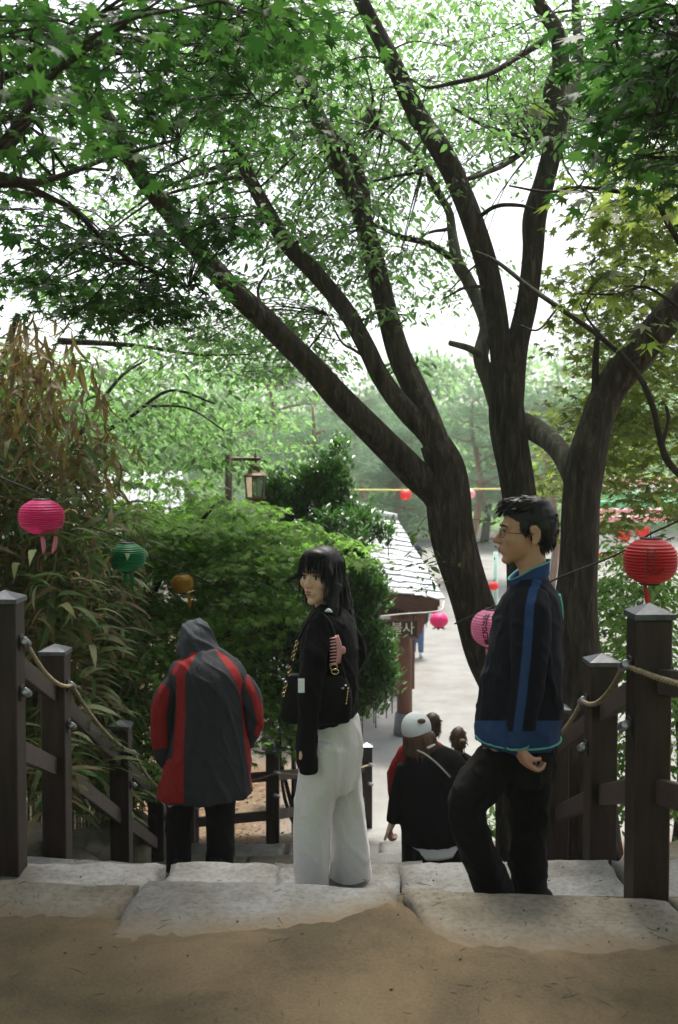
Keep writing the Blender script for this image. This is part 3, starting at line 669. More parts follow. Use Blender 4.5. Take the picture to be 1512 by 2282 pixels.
# shoots low on the stems, and unseen crown added above the frame to shade the stairs
for (x, y, d) in ((935, 1225, 7.3), (925, 1260, 7.3), (960, 1290, 7.3), (950, 1310, 7.3), (990, 1250, 7.2), (1105, 1200, 7.6), (1130, 1230, 7.6), (1090, 1160, 7.6), (1120, 1140, 7.7), (930, 1180, 7.3)):
    q = P(x, y, d); big.L.spray(q, .13, 9, .06, droop=.4, tilt=.5, tint=.5); big.twig_to(q, r=.003, R_=.12, extra=2)
for k in range(330):
    x, y = rng.uniform(-4.5, 4.5), rng.uniform(3.0, 7.6); z = 1.62 + .50 * (y + .6) + .6 + abs(rng.normal(0, 1.6))
    big.L.spray((x, y, z), .6, 40, .09, tint=.5)
big.finish('ovate', M['leaf_main'])

# ------------------------------------------------------------------ near maple hanging in from the left, over the landing
nm_ = Tree("maple_tree", "dark green maple hanging in from the upper left over the landing", (-3.4, 3.2, float(hgt(-3.4, 3.2))), M['bark_dark'])
def clear_(x, y):
    for (a, b) in (((150, 150), (345, 440)), ((440, 560), (560, 700)), ((560, 420), (700, 610))):
        a = np.array(a, float); b = np.array(b, float); e = b - a; t = np.clip(np.dot(np.array((x, y)) - a, e) / e.dot(e), 0, 1)
        if np.linalg.norm(np.array((x, y)) - a - t * e) < 85: return rng.uniform() < .8
    return rng.uniform() < .12
nm_.keep = clear_
nm_.limb([(-3.4, 3.2, 0.0, .17), (-3.3, 3.2, 1.2, .14), (-3.15, 3.1, 2.6, .12), (-2.9, 3.1, 3.8, .10), (-2.6, 3.2, 5.2, .07), (-2.3, 3.2, 6.4, .04)], "trunk", 18, px=False)
for q in ([(-300, 560, 3.3, 60), (-60, 395, 3.8, 30), (90, 405, 4.2, 18), (250, 350, 4.6, 12), (400, 310, 5, 7)], [(-300, 450, 3.2, 50), (-40, 350, 3.3, 34), (40, 300, 3.4, 26), (100, 130, 3.5, 20), (200, 40, 3.7, 12)],
          [(-300, 700, 3.4, 60), (-30, 420, 4.0, 22), (150, 460, 4.4, 14), (260, 560, 4.8, 10), (420, 640, 5.2, 6)], [(-200, 250, 3.4, 30), (100, 140, 3.8, 16), (250, 120, 4.2, 14), (400, 95, 4.6, 10), (600, 60, 5, 6)],
          [(-2.5, 3.2, 5.4, .06), (-1.2, 2.6, 5.9, .045), (.2, 2.0, 6.0, .03), (1.3, 1.5, 5.9, .015)], [(-2.8, 3.1, 4.4, .07), (-1.8, 1.2, 5.0, .05), (-.6, -.6, 5.1, .035), (.6, -1.8, 5.0, .015)]):
    nm_.limb(q, "limb", 10, 6, .06, px=q[0][0] < -10)
for (c, r, d, n, sz) in (((260, 110, 0), (330, 130), (3.4, 5.4), 34, .07), ((230, 300, 0), (310, 120), (3.8, 6), 24, .07), ((250, 470, 0), (300, 120), (4.4, 6), 34, .07), ((250, 620, 0), (260, 100), (4.6, 6), 36, .07), ((400, 640, 0), (110, 70), (4.8, 5.8), 10, .07),
                     ((560, 100, 0), (150, 110), (4, 6), 14, .07), ((470, 500, 0), (100, 80), (4.6, 5.6), 11, .07), ((470, 270, 0), (160, 120), (4.4, 6.4), 18, .07), ((640, 20, 0), (160, 50), (3, 5), 6, .07), ((60, 60, 0), (140, 120), (2.2, 3), 5, .06), ((500, -10, 0), (220, 60), (2.2, 3), 3, .06), ((40, 330, 0), (90, 120), (2.4, 3), 4, .06)):
    nm_.blob(c, r, d, int(n * .95), .30, 42, sz * .72, tint=.4, droop=.4, tilt=.55)
# unseen crown sprays added above and behind the camera to shade the landing
for k in range(700):
    x, y = rng.uniform(-5, 5), rng.uniform(-4.2, 3.4); z = rng.uniform(4.0, 6.8)
    if (z - .75 - 1.62) < .56 * (y + .7): continue
    nm_.L.spray((x, y, z), .5, 40, .085, tint=.45)
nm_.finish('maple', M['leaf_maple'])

# ------------------------------------------------------------------ right-hand trees
rt = Tree("maple_tree", "olive yellow maple with thin bare limbs reaching in from the right edge", (3.6, 6.4, float(hgt(3.6, 6.4))), M['bark_dark'])
rt.limb([(3.6, 6.4, -1.6, .13), (3.5, 6.3, 0, .11), (3.25, 6.1, 1.2, .09), (3.0, 6.0, 2.2, .08), (2.9, 5.9, 3.4, .07), (2.9, 5.7, 5, .04)], "trunk", 14, px=False)
rt.limb([(1640, 1130, 5.9, 34), (1540, 1075, 5.8, 22), (1490, 1030, 5.8, 20), (1472, 980, 5.8, 17), (1450, 890, 5.8, 16), (1410, 818, 5.9, 16), (1340, 752, 6, 15), (1260, 695, 6.1, 14), (1180, 640, 6.3, 13), (1110, 585, 6.5, 11), (1060, 560, 6.6, 6)], "limb", 9, 6, .08)
rt.limb([(1478, 985, 5.8, 11), (1490, 935, 5.8, 10), (1485, 905, 5.8, 9)], "branch_stub", 7)
rt.limb([(1640, 700, 5.8, 26), (1530, 560, 5.9, 18), (1490, 500, 5.9, 16), (1455, 440, 5.9, 14), (1380, 427, 6, 12), (1290, 418, 6, 10), (1220, 428, 6, 8), (1135, 414, 6.1, 5)], "limb", 9, 6, .08)
rt.limb([(1455, 440, 5.9, 10), (1462, 385, 5.9, 8), (1480, 330, 5.9, 8), (1512, 305, 5.9, 7)], "branch", 7)
rt.limb([(1520, 690, 6, 10), (1440, 640, 6, 9), (1380, 655, 6.1, 8), (1280, 655, 6.2, 4)], "branch", 7)
for q in ([(1350, 760, 6, 8), (1310, 710, 6, 6), (1290, 670, 6.1, 4)], [(1240, 690, 6.1, 7), (1200, 735, 6, 6), (1160, 725, 6, 4)], [(1090, 570, 6.5, 6), (1050, 600, 6.6, 6), (1000, 650, 6.6, 4)], [(1290, 418, 6, 6), (1260, 370, 6.1, 5), (1250, 330, 6.1, 4)]): rt.limb(q, "branch", 6)
for (c, r, d, n) in (((1420, 620, 0), (150, 70), (8, 11), 26), ((1400, 760, 0), (150, 70), (8, 11), 26), ((1430, 900, 0), (120, 80), (8, 11), 26), ((1330, 950, 0), (100, 60), (9, 12), 14), ((1400, 1040, 0), (140, 60), (9, 12), 22), ((1450, 1110, 0), (90, 50), (8, 10), 8), ((1230, 1040, 0), (50, 70), (10, 13), 8), ((1430, 500, 0), (110, 70), (7, 10), 16), ((1330, 1180, 0), (60, 40), (9, 11), 4), ((1480, 330, 0), (90, 120), (6, 9), 18)):
    rt.blob(c, r, d, int(n * 1.35), .42, 46, .075, tint=.5, droop=.35, tilt=.5, twig=False)
for (x, y) in ((1310, 600), (1350, 610), (1400, 590), (1290, 650), (1340, 650), (1400, 640), (1270, 430), (1300, 380), (1330, 430), (1440, 760), (1480, 720), (1190, 230), (1300, 490)):
    q = P(x, y, 5.9); rt.L.spray(q, .13, 6, .085, droop=.5, tint=.1); rt.twig_to(q, R_=.13, extra=1)
rt.finish('maple', M['leaf_right'])
ur = Tree("maple_tree", "dark leafy maple boughs hanging in at the upper right corner", (3.3, 3.6, float(hgt(3.3, 3.6))), M['bark_dark'])
ur.limb([(3.3, 3.6, -.2, .12), (3.2, 3.6, 1.5, .10), (3.0, 3.6, 3.2, .08), (2.6, 3.6, 4.6, .05)], "trunk", 12, px=False)
ur.limb([(1900, 200, 3.6, 40), (1620, 120, 3.6, 24), (1512, 60, 3.6, 14), (1430, 20, 3.7, 8)], "limb", 8)
ur.limb([(1850, 500, 3.6, 40), (1650, 380, 3.8, 20), (1520, 250, 4, 12), (1440, 180, 4.2, 7)], "limb", 8)
for (c, r, d, n) in (((1450, 90, 0), (90, 100), (3.2, 5), 16), ((1470, 250, 0), (80, 120), (3.4, 5.4), 20), ((1470, 150, 0), (90, 120), (4, 6), 16), ((1600, 150, 0), (100, 300), (3, 5), 30)):
    ur.blob(c, r, d, n, .28, 28, .058, tint=.35, droop=.5, tilt=.5)
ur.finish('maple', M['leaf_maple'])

# ------------------------------------------------------------------ maple shrubs, evergreen, bamboo on the left
sh = Tree("maple_shrub", "layered bright green maple shrub around the street lamp", (-2.2, 10.2, float(hgt(-2.2, 10.2))), M['bark_dark'])
for q in ([(-2.2, 10.2, -1.3, .06), (-2.1, 10.0, -.2, .05), (-1.7, 9.8, .7, .035), (-1.2, 9.6, 1.3, .015)], [(-2.2, 10.2, -1.2, .06), (-2.6, 10.1, .1, .05), (-3.0, 10.0, 1.2, .03), (-3.4, 9.8, 2.0, .012)], [(-2.1, 10.2, -1.1, .05), (-1.2, 10.2, -.1, .035), (-.4, 10.0, .6, .02), (.2, 9.9, .85, .01)]):
    sh.limb(q, "stem", 9, 6, .08, px=False)
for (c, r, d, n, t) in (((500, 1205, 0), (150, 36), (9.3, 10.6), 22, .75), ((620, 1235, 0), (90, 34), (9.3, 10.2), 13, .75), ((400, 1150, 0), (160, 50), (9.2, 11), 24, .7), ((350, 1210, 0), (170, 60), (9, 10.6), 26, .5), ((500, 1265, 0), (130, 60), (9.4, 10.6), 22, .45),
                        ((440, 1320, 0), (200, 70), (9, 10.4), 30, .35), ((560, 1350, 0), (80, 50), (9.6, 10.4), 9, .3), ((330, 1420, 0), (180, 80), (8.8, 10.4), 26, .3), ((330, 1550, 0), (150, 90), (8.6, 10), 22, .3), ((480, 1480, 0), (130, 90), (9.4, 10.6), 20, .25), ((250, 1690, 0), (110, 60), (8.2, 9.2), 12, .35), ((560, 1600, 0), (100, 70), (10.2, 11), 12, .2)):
    sh.blob(c, r, (d[0], d[1] + .7), int(n * .95), .5, 115, .066, tint=t + .16, flat=.035, droop=.45, tilt=.26, tv=.22, twig=False)  # tint paler on top, darker below: light and shade put into leaf colour
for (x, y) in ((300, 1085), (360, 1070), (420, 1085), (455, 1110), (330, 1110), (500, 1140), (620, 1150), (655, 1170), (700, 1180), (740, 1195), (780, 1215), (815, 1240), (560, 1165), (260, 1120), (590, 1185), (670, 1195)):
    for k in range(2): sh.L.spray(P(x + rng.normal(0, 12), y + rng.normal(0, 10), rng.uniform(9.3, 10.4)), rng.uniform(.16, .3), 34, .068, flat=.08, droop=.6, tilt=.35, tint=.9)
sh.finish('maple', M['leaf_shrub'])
ut = Tree("young_tree", "thin-branched pale green young tree above the pink and green lanterns", (-4.2, 10.5, float(hgt(-4.2, 10.5))), M['bark_dark'])
ut.limb([(-4.2, 10.5, -1.0, .09), (-4.0, 10.4, .8, .07), (-3.6, 10.2, 2.2, .05), (-3.2, 10, 3.2, .03)], "trunk", 10, px=False)
for q in ([(130, 760, 9.5, 20), (300, 770, 9.5, 12), (440, 790, 9.6, 8), (560, 790, 9.8, 4)], [(200, 980, 9.5, 14), (290, 930, 9.5, 11), (380, 870, 9.6, 8), (480, 900, 9.7, 5)], [(330, 905, 9.6, 7), (420, 910, 9.7, 6), (500, 960, 9.8, 4)], [(150, 1010, 9, 16), (260, 850, 9.2, 10), (330, 800, 9.4, 5)]):
    ut.limb(q, "branch", 7, 5, .06)
for (c, r, d, n, t) in (((330, 880, 0), (230, 60), (9, 12), 30, .7), ((480, 960, 0), (180, 60), (11.4, 13), 28, .8), ((300, 1010, 0), (220, 60), (9, 12), 30, .6), ((520, 880, 0), (160, 50), (11.4, 13), 14, .7), ((360, 800, 0), (220, 40), (9, 12), 18, .6), ((160, 900, 0), (160, 110), (8, 11), 24, .5), ((600, 1010, 0), (60, 40), (12, 13), 6, .8), ((440, 1060, 0), (150, 50), (11.4, 12.6), 18, .7)):
    ut.blob(c, r, d, n, .40, 44, .075, tint=t, droop=.5, tilt=.5, twig=False)
ut.finish('ovate', M['leaf_main'])

ev = thing("evergreen_bush", "dark glossy evergreen bush growing behind the woman", "bush", (.1, 11.4, float(hgt(.1, 11.4))))
L = Leaves(); mb = MB()
def tufts(px, py, rx, ry, d, n, tint, size=.075):
    xs, ys = rint(n, (px, py), (rx, ry))
    for x, y in zip(xs, ys):
        c = P(x, y, rng.uniform(*d)); k = int(rng.uniform(26, 40)); a = rng.uniform(0, 6.28, k); e = rng.uniform(.1, 1.1, k)
        lean = np.array((rng.normal(0, .35), rng.normal(0, .35), 1.0))
        ax = np.stack([np.cos(a) * np.cos(e), np.sin(a) * np.cos(e), np.sin(e)], -1) + lean * .35
        p = c + ax * .03 + lean * rng.uniform(-.12, .06, k)[:, None] + rng.normal(0, .035, (k, 3))
        L.add(p, ax, np.stack([-np.cos(a) * .5, -np.sin(a) * .5, np.ones(k)], -1) + rng.normal(0, .2, (k, 3)), size * rng.uniform(.7, 1.25, k), tint + rng.normal(0, .22, k))
        if rng.uniform() < .08: mb.add(*tube([c - np.array((0, 0, .35)), c - np.array((0, 0, .1)), c], [.006, .005, .003], 4))
for a in (((660, 1130), (85, 75), (11.6, 12.4), 190, .45), ((740, 1085), (40, 60), (11.4, 12), 60, .5), ((610, 1120), (40, 36), (11.6, 12.2), 34, .4), ((800, 1150), (50, 22), (11.2, 12), 30, .5), ((740, 1200), (80, 50), (10.8, 12), 110, .4), ((775, 1270), (42, 60), (10.6, 12), 110, .4), ((815, 1310), (38, 42), (10.6, 11.6), 70, .55), ((780, 1400), (55, 70), (10.5, 11.8), 160, .4), ((825, 1460), (52, 62), (10.5, 11.5), 130, .5),
          ((812, 1545), (48, 42), (10.6, 11.6), 80, .45), ((852, 1500), (28, 34), (10.6, 11.2), 34, .6), ((845, 1325), (18, 18), (10.6, 11.2), 14, .65), ((700, 1350), (130, 150), (11, 12.2), 240, .25), ((620, 1500), (130, 110), (10.8, 12), 220, .2), ((720, 1560), (110, 70), (10.8, 11.8), 130, .25), ((560, 1400), (90, 120), (11, 12), 120, .2), ((760, 1010), (18, 40), (11.6, 12), 14, .6), ((700, 1060), (30, 40), (11.5, 12), 24, .6), ((850, 1180), (25, 20), (11.4, 11.8), 12, .6)):
    tufts(a[0][0], a[0][1], a[1][0], a[1][1], a[2], a[3], a[4])  # inner and lower-left tufts tinted darker, their shade painted into the leaves
L.make("foliage", 'ovate', M['leaf_gloss'], ev); 
for k in range(9):
    b = np.array((rng.uniform(-.55, -.05), rng.uniform(11, 11.7), -2.75)); t = b + np.array((rng.uniform(-.5, .6), rng.uniform(-.1, .3), rng.uniform(1.6, 3.2)))
    mb.add(*tube([b, (b + t) / 2 + rng.normal(0, .12, 3), t], [.03, .02, .008], 6, 5))
mb.build("stems", M['bark_dark'], ev, kind="stuff")

bb = thing("bamboo_thicket", "dry brown bamboo thicket along the left fence with drooping blades", "bamboo", (-3, 7, float(hgt(-3, 7))))
mb = MB(); L = Leaves()
for k in range(150):
    px = rng.uniform(-160, 300); d = rng.uniform(6.8, 9.2) if px < 170 else rng.uniform(8.5, 9.8); x = P(px, 1200, d)[0]
    if x > -1.78: x = -1.8 - rng.uniform(0, .5)
    zb = float(hgt(x, d)) - .05; top = np.interp(px, [-160, 60, 200, 300], [680, 700, 950, 1250]) + rng.uniform(-60, 400)
    H = max(.9, zat(top, d) - zb); a = rng.uniform(0, 6.28); bend = rng.uniform(.05, .35)
    pts = [np.array((x + math.cos(a) * bend * t * t + .25 * t * t * (px < 250), d + math.sin(a) * bend * t * t * .6, zb + H * t * (1 - .06 * t))) for t in np.linspace(0, 1, 6)]
    r = rng.uniform(.004, .008); mb.add(*tube(pts, [r, r, r * .9, r * .75, r * .5, r * .25], 5, 2))
    cp = np.array(catmull(pts, 4)); nl = int(H * 22)
    t = rng.uniform(.25, 1, nl); i = np.clip((t * (len(cp) - 1)).astype(int), 0, len(cp) - 1); p = cp[i] + rng.normal(0, .06, (nl, 3))
    b = rng.uniform(0, 6.28, nl); el = rng.normal(.15, .4, nl)
    L.add(p, np.stack([np.cos(b), np.sin(b), el], -1), np.stack([rng.normal(0, .4, nl), rng.normal(0, .4, nl), np.ones(nl)], -1), rng.uniform(.13, .30, nl), np.where(rng.uniform(0, 1, nl) < np.interp(px, [-100, 300], [.55, .25]), rng.uniform(0, .5, nl), rng.uniform(.55, 1, nl)))
mb.build("canes", M['cane'], bb, kind="stuff"); L.make("blades", 'bladeb', M['leaf_bamboo'], bb)
L = Leaves()   # hanging dead sheaths at the top left
for (cx, cy, rx, ry, n) in ((70, 900, 70, 170, 130), (170, 900, 70, 120, 60), (90, 760, 80, 90, 60), (220, 1010, 90, 60, 40)):
    xs, ys = rint(n, (cx, cy), (rx, ry))
    p = np.array([P(x, y, dd) for x, y, dd in zip(xs, ys, rng.uniform(6.7, 7.6, n))])
    L.add(p, np.stack([rng.normal(0, .25, n), rng.normal(0, .25, n), -np.ones(n)], -1), rng.normal(0, 1, (n, 3)), rng.uniform(.14, .26, n), rng.uniform(.0, .45, n))
L.make("dead_sheaths", 'bladeb', M['leaf_bamboo'], bb)
L = Leaves()   # bright blades arching out between the lanterns and the posts
for (cx, cy, rx, ry, d, n) in ((250, 1250, 120, 120, (7.8, 8.6), 60), (190, 1430, 150, 110, (6.8, 8), 90), (210, 1620, 120, 130, (6.4, 7.6), 90), (110, 1720, 100, 100, (5.9, 6.6), 60), (260, 1780, 60, 60, (7.4, 8), 30), (120, 1250, 100, 150, (6.2, 6.8), 30)):
    xs, ys = rint(n, (cx, cy), (rx, ry)); p = np.array([P(x, y, dd) for x, y, dd in zip(xs, ys, rng.uniform(*d, n))]); p[:, 0] = np.minimum(p[:, 0], -1.72)
    b = rng.choice([-.2, .3, 2.9, -1.2], n) + rng.normal(0, .5, n)
    L.add(p, np.stack([np.cos(b), np.sin(b), rng.uniform(.2, 1.0, n)], -1), np.stack([rng.normal(0, .2, n), rng.normal(0, .2, n), np.ones(n)], -1), rng.uniform(.18, .34, n), np.where(rng.uniform(0, 1, n) < .45, rng.uniform(.85, 1, n), rng.uniform(.3, .8, n)))
L.make("arching_blades", 'bladeb', M['leaf_bamboo'], bb)

rb = Tree("leafy_shrub", "sunlit green shrub behind the right fence posts under the red lantern", (2.9, 9.2, float(hgt(2.9, 9.2))), M['bark_dark'])
for q in ([(2.6, 9.2, PLZ, .05), (2.5, 9.1, -1.4, .04), (2.3, 9, -.2, .02)], [(3.1, 9.3, PLZ, .05), (3.2, 9.2, -1.2, .04), (3.0, 9.1, .2, .02)], [(2.55, 8.9, PLZ, .035), (2.5, 8.9, -1.8, .03), (2.45, 8.9, -.9, .015)]): rb.limb(q, "stem", 8, px=False)
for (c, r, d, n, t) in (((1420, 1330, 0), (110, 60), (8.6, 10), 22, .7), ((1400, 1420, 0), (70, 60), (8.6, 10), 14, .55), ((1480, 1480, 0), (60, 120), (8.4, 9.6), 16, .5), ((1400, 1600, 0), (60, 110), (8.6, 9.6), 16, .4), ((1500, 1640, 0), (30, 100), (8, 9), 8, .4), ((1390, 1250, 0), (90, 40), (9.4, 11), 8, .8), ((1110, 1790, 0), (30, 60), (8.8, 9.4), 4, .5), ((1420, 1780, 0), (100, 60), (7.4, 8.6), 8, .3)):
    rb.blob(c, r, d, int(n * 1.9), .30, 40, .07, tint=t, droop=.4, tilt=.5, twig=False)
rb.finish('ovate', M['leaf_shrub'])
# litter on the bank at the foot of the stairs
L = Leaves()
n = 2600; x = rng.uniform(-5, -.2, n); y = rng.uniform(4.5, 14.5, n); keep = (x < -1.75) | (y > 10.2); x, y = x[keep], y[keep]; n = len(x)
L.add(np.stack([x, y, hgt(x, y) + .03], -1), np.stack([rng.normal(0, 1, n), rng.normal(0, 1, n), rng.normal(0, .15, n)], -1), np.stack([rng.normal(0, .3, n), rng.normal(0, .3, n), np.ones(n)], -1), rng.uniform(.03, .09, n), rng.uniform(0, 1, n))
lit = thing("leaf_litter", "dry fallen leaves on the brown bank beyond the low fence", "leaf litter", (-2, 9, float(hgt(-2, 9))), kind="stuff"); L.make("litter", 'diamond', M['leaf_dead'], lit)
L = Leaves()
n = 900; x = rng.uniform(-4.5, -1.8, n); y = rng.uniform(4.2, 11, n); b = rng.uniform(0, 6.28, n)
L.add(np.stack([x, y, hgt(x, y) + .0], -1), np.stack([np.cos(b), np.sin(b), rng.uniform(.5, 1.6, n)], -1), np.stack([rng.normal(0, .3, n), rng.normal(0, .3, n), np.ones(n)], -1), rng.uniform(.15, .4, n), rng.uniform(.5, 1, n))
o = thing("grass", "tufts of weedy grass under the bamboo by the boulders", "grass", (-2.5, 7, float(hgt(-2.5, 7))), kind="stuff"); L.make("weedy_blades", 'bladeb', M['leaf_bamboo'], o)

# ------------------------------------------------------------------ crates
for k, (px, lab) in enumerate(((604, "grey slatted plastic crate under the evergreen bush, nearer the lamp post"), (645, "dark grey plastic crate under the evergreen bush beside the woman's elbow"))):
    c0 = P(px, 1640, 13.2); wd = .21 if k == 0 else .25; t = thing("plastic_crate", lab, "crate", (c0[0], 13.2, c0[2] - .15), "crates under the evergreen bush")
    for s in (-1, 1):
        V, Fc = box((c0[0] + s * wd / 2, 13.2, c0[2]), (.014, .3, .30), bev=.003); obj("side_wall", V, Fc, M['crate'], t, False)
    V, Fc = box((c0[0], 13.34, c0[2]), (wd, .014, .30)); obj("back_wall", V, Fc, M['crate'], t, False)
    for j in range(6):
        V, Fc = box((c0[0], 13.045, c0[2] - .13 + j * .052), (wd, .012, .03), bev=.003); obj("slat", V, Fc, M['crate'], t, False)
    for j in range(4):
        V, Fc = box((c0[0] - wd / 2 + (j + .5) * wd / 4, 13.056, c0[2]), (.018, .012, .30), bev=.003); obj("rib", V, Fc, M['crate'], t, False)
    o = V, Fc = box((c0[0], 13.2, c0[2] - .15), (wd, .3, .016)); obj("base", V, Fc, M['crate'], t, False)

# ------------------------------------------------------------------ pavilion with slate roof and hanging sign
pb = P(902, 1640, 16.6); pav = thing("pavilion", "open wooden pavilion with pale slate roof at the foot of the stairs", "pavilion", (pb[0], 16.6, PLZ))
ER, EL, RR, RL = P(988, 1336, 15.6), P(640, 1290, 16.4), P(884, 1160, 19.2), P(640, 1118, 19.6)
# slates, course by course
def rp_(u, v): return (1 - v) * ((1 - u) * ER + u * EL) + v * ((1 - u) * RR + u * RL)
nrm_ = np.cross(EL - ER, RR - ER); nrm_ /= np.linalg.norm(nrm_); nrm_ = nrm_ if nrm_[2] > 0 else -nrm_
V, Fc = [], []
for k, off in enumerate((-.06, -.16)):
    for (u, v) in ((.012, .02), (1, .02), (1, 1), (.012, 1)): V.append(rp_(u, v) + nrm_ * off)
obj("roof_deck", V, [(0, 1, 2, 3), (7, 6, 5, 4), (0, 4, 5, 1), (1, 5, 6, 2), (2, 6, 7, 3), (3, 7, 4, 0)], M['wood_dark'], pav, False)
NV = 15
for r in range(NV):
    v0, v1 = r / NV, (r + 1.35) / NV; u = -.012
    while u < 1:
        du = rng.uniform(.07, .16); u1 = u + du - .004
        j = [rng.uniform(-.012, .012) for _ in range(4)]; lift0 = rng.uniform(.003, .016); th = rng.uniform(.014, .026)
        a, b, c, d_ = rp_(u, v0 + j[0]), rp_(u1, v0 + j[1]), rp_(u1, v1 + j[2]), rp_(u, v1 + j[3])
        m1 = rp_((u + u1) / 2, v0 + rng.uniform(-.02, .01))
        top = [a + nrm_ * (lift0 + th), m1 + nrm_ * (lift0 + th), b + nrm_ * (lift0 + th), c + nrm_ * th * .2, d_ + nrm_ * th * .2]
        bot = [q - nrm_ * th for q in top]
        obj("slate", top + bot, [(0, 1, 2, 3, 4), (9, 8, 7, 6, 5)] + [(i, 5 + i, 5 + (i + 1) % 5, (i + 1) % 5) for i in range(5)], M['slate'], pav, False)
        u = u1 + .004
# back slope and ridge
BR, BL = RR + np.array((-.4, 3.4, -1.5)), RL + np.array((-.4, 3.4, -1.5))
V = [RR, RL, BL, BR] + [q - np.array((0, 0, .12)) for q in (RR, RL, BL, BR)]
obj("back_roof", V, [(0, 1, 2, 3), (7, 6, 5, 4), (0, 4, 5, 1), (1, 5, 6, 2), (2, 6, 7, 3), (3, 7, 4, 0)], M['slate'], pav, False)
mb = MB(); mb.add(*tube([RR + (0, 0, .04), (RR + RL) / 2 + (0, 0, .07), RL + (0, 0, .04)], [.09, .09, .09], 8, 4)); mb.build("ridge", M['slate'], pav)
V, Fc = board(rp_(.02, .03) - nrm_ * .22, rp_(1, .03) - nrm_ * .22, .16, .05); obj("fascia", V, Fc, M['wood_dark'], pav, False)
bz = zat(1372, 16.6)
V, Fc = tube([(pb[0], 16.6 + .0, PLZ + .25), (pb[0], 16.6, bz + .25)], [.13, .125], 18); obj("post", V, Fc, M['wood'], pav)
V, Fc = tube([(pb[0] - .02, 16.6, PLZ - .05), (pb[0] - .02, 16.6, PLZ + .1), (pb[0] - .02, 16.6, PLZ + .36)], [.17, .16, .14], 16); obj("post_base", V, Fc, M['crate'], pav)
V, Fc = box((pb[0] - 1.6, 16.65, bz + .12), (3.9, .16, .24), bev=.01); obj("beam", V, Fc, M['wood_dark'], pav, False)
V, Fc = box((pb[0] + .12, 18.1, bz + .12), (.16, 3.2, .22), bev=.01); obj("side_beam", V, Fc, M['wood_dark'], pav, False)
V, Fc = tube([(pb[0] + .03, 19.6, PLZ), (pb[0] + .03, 19.6, bz + .5)], [.12, .12], 14); obj("post", V, Fc, M['wood'], pav)
V, Fc = tube([(pb[0] - 2.9, 16.6, PLZ), (pb[0] - 2.9, 16.6, bz + .2)], [.12, .12], 14); obj("post", V, Fc, M['wood'], pav)
V, Fc = box((pb[0] + .13, 16.42, zat(1480, 16.4)), (.045, .03, .84), bev=.004); obj("lattice_strip", V, Fc, M['wood'], pav, False)
bt = P(948, 1376, 16.5); bl_ = P(938, 1430, 16.5)
V = [P(926, 1364, 16.55), P(952, 1366, 16.55), P(940, 1412, 16.55), P(926, 1418, 16.55)]; V = V + [q + np.array((0, .12, 0)) for q in V]
obj("corner_bracket", V, [(0, 3, 2, 1), (4, 5, 6, 7), (0, 1, 5, 4), (1, 2, 6, 5), (2, 3, 7, 6), (3, 0, 4, 7)], M['wood'], pav, False)
# sign
sg0, sg1 = P(846, 1382, 16.25), P(932, 1420, 16.25)
sg = thing("hanging_sign", "dark wooden sign with pale Korean letters under the pavilion eave", "sign", ((sg0[0] + sg1[0]) / 2, 16.25, sg1[2]))
cx_, cz_ = (sg0[0] + sg1[0]) / 2, (sg0[2] + sg1[2]) / 2; sw, shh = sg1[0] - sg0[0], sg0[2] - sg1[2]
V, Fc = box((cx_, 16.27, cz_), (sw, .03, shh), bev=.004); obj("board", V, Fc, M['sign_board'], sg, False)
for (dx, dz, a, b) in ((0, shh / 2, sw + .05, .03), (0, -shh / 2, sw + .05, .03), (-sw / 2, 0, .03, shh), (sw / 2, 0, .03, shh)):
    V, Fc = box((cx_ + dx, 16.25, cz_ + dz), (a, .05, b), bev=.004); obj("frame_bar", V, Fc, M['wood'], sg, False)
def text_mesh(s, size, bold=0.0):
    cu = bpy.data.curves.new("lettering", 'FONT'); cu.body = s; cu.size = size; cu.offset = bold; cu.align_x = 'CENTER'; cu.align_y = 'CENTER'
    o = bpy.data.objects.new("lettering", cu); C.objects.link(o); dg = bpy.context.evaluated_depsgraph_get(); me = bpy.data.meshes.new_from_object(o.evaluated_get(dg))
    V = np.array([v.co[:] for v in me.vertices]) if len(me.vertices) else np.zeros((0, 3)); Fc = [tuple(p.vertices) for p in me.polygons]
    bpy.data.objects.remove(o); bpy.data.curves.remove(cu); bpy.data.meshes.remove(me); return V, Fc
for ch, px in (("불", 885), ("사", 911)):
    V, Fc = text_mesh(ch, .22)
    c = P(px, 1400, 16.24)
    if len(V):
        V = V - (V.max(0) + V.min(0)) / 2; W2 = [(c[0] + v[0], 16.249, c[2] + v[1]) for v in V]; n0 = len(W2)
        obj("letter", W2 + [(x, 16.26, z) for x, _, z in W2], list(Fc) + [tuple(i + n0 for i in reversed(f)) for f in Fc], M['sign_letter'], sg, False)

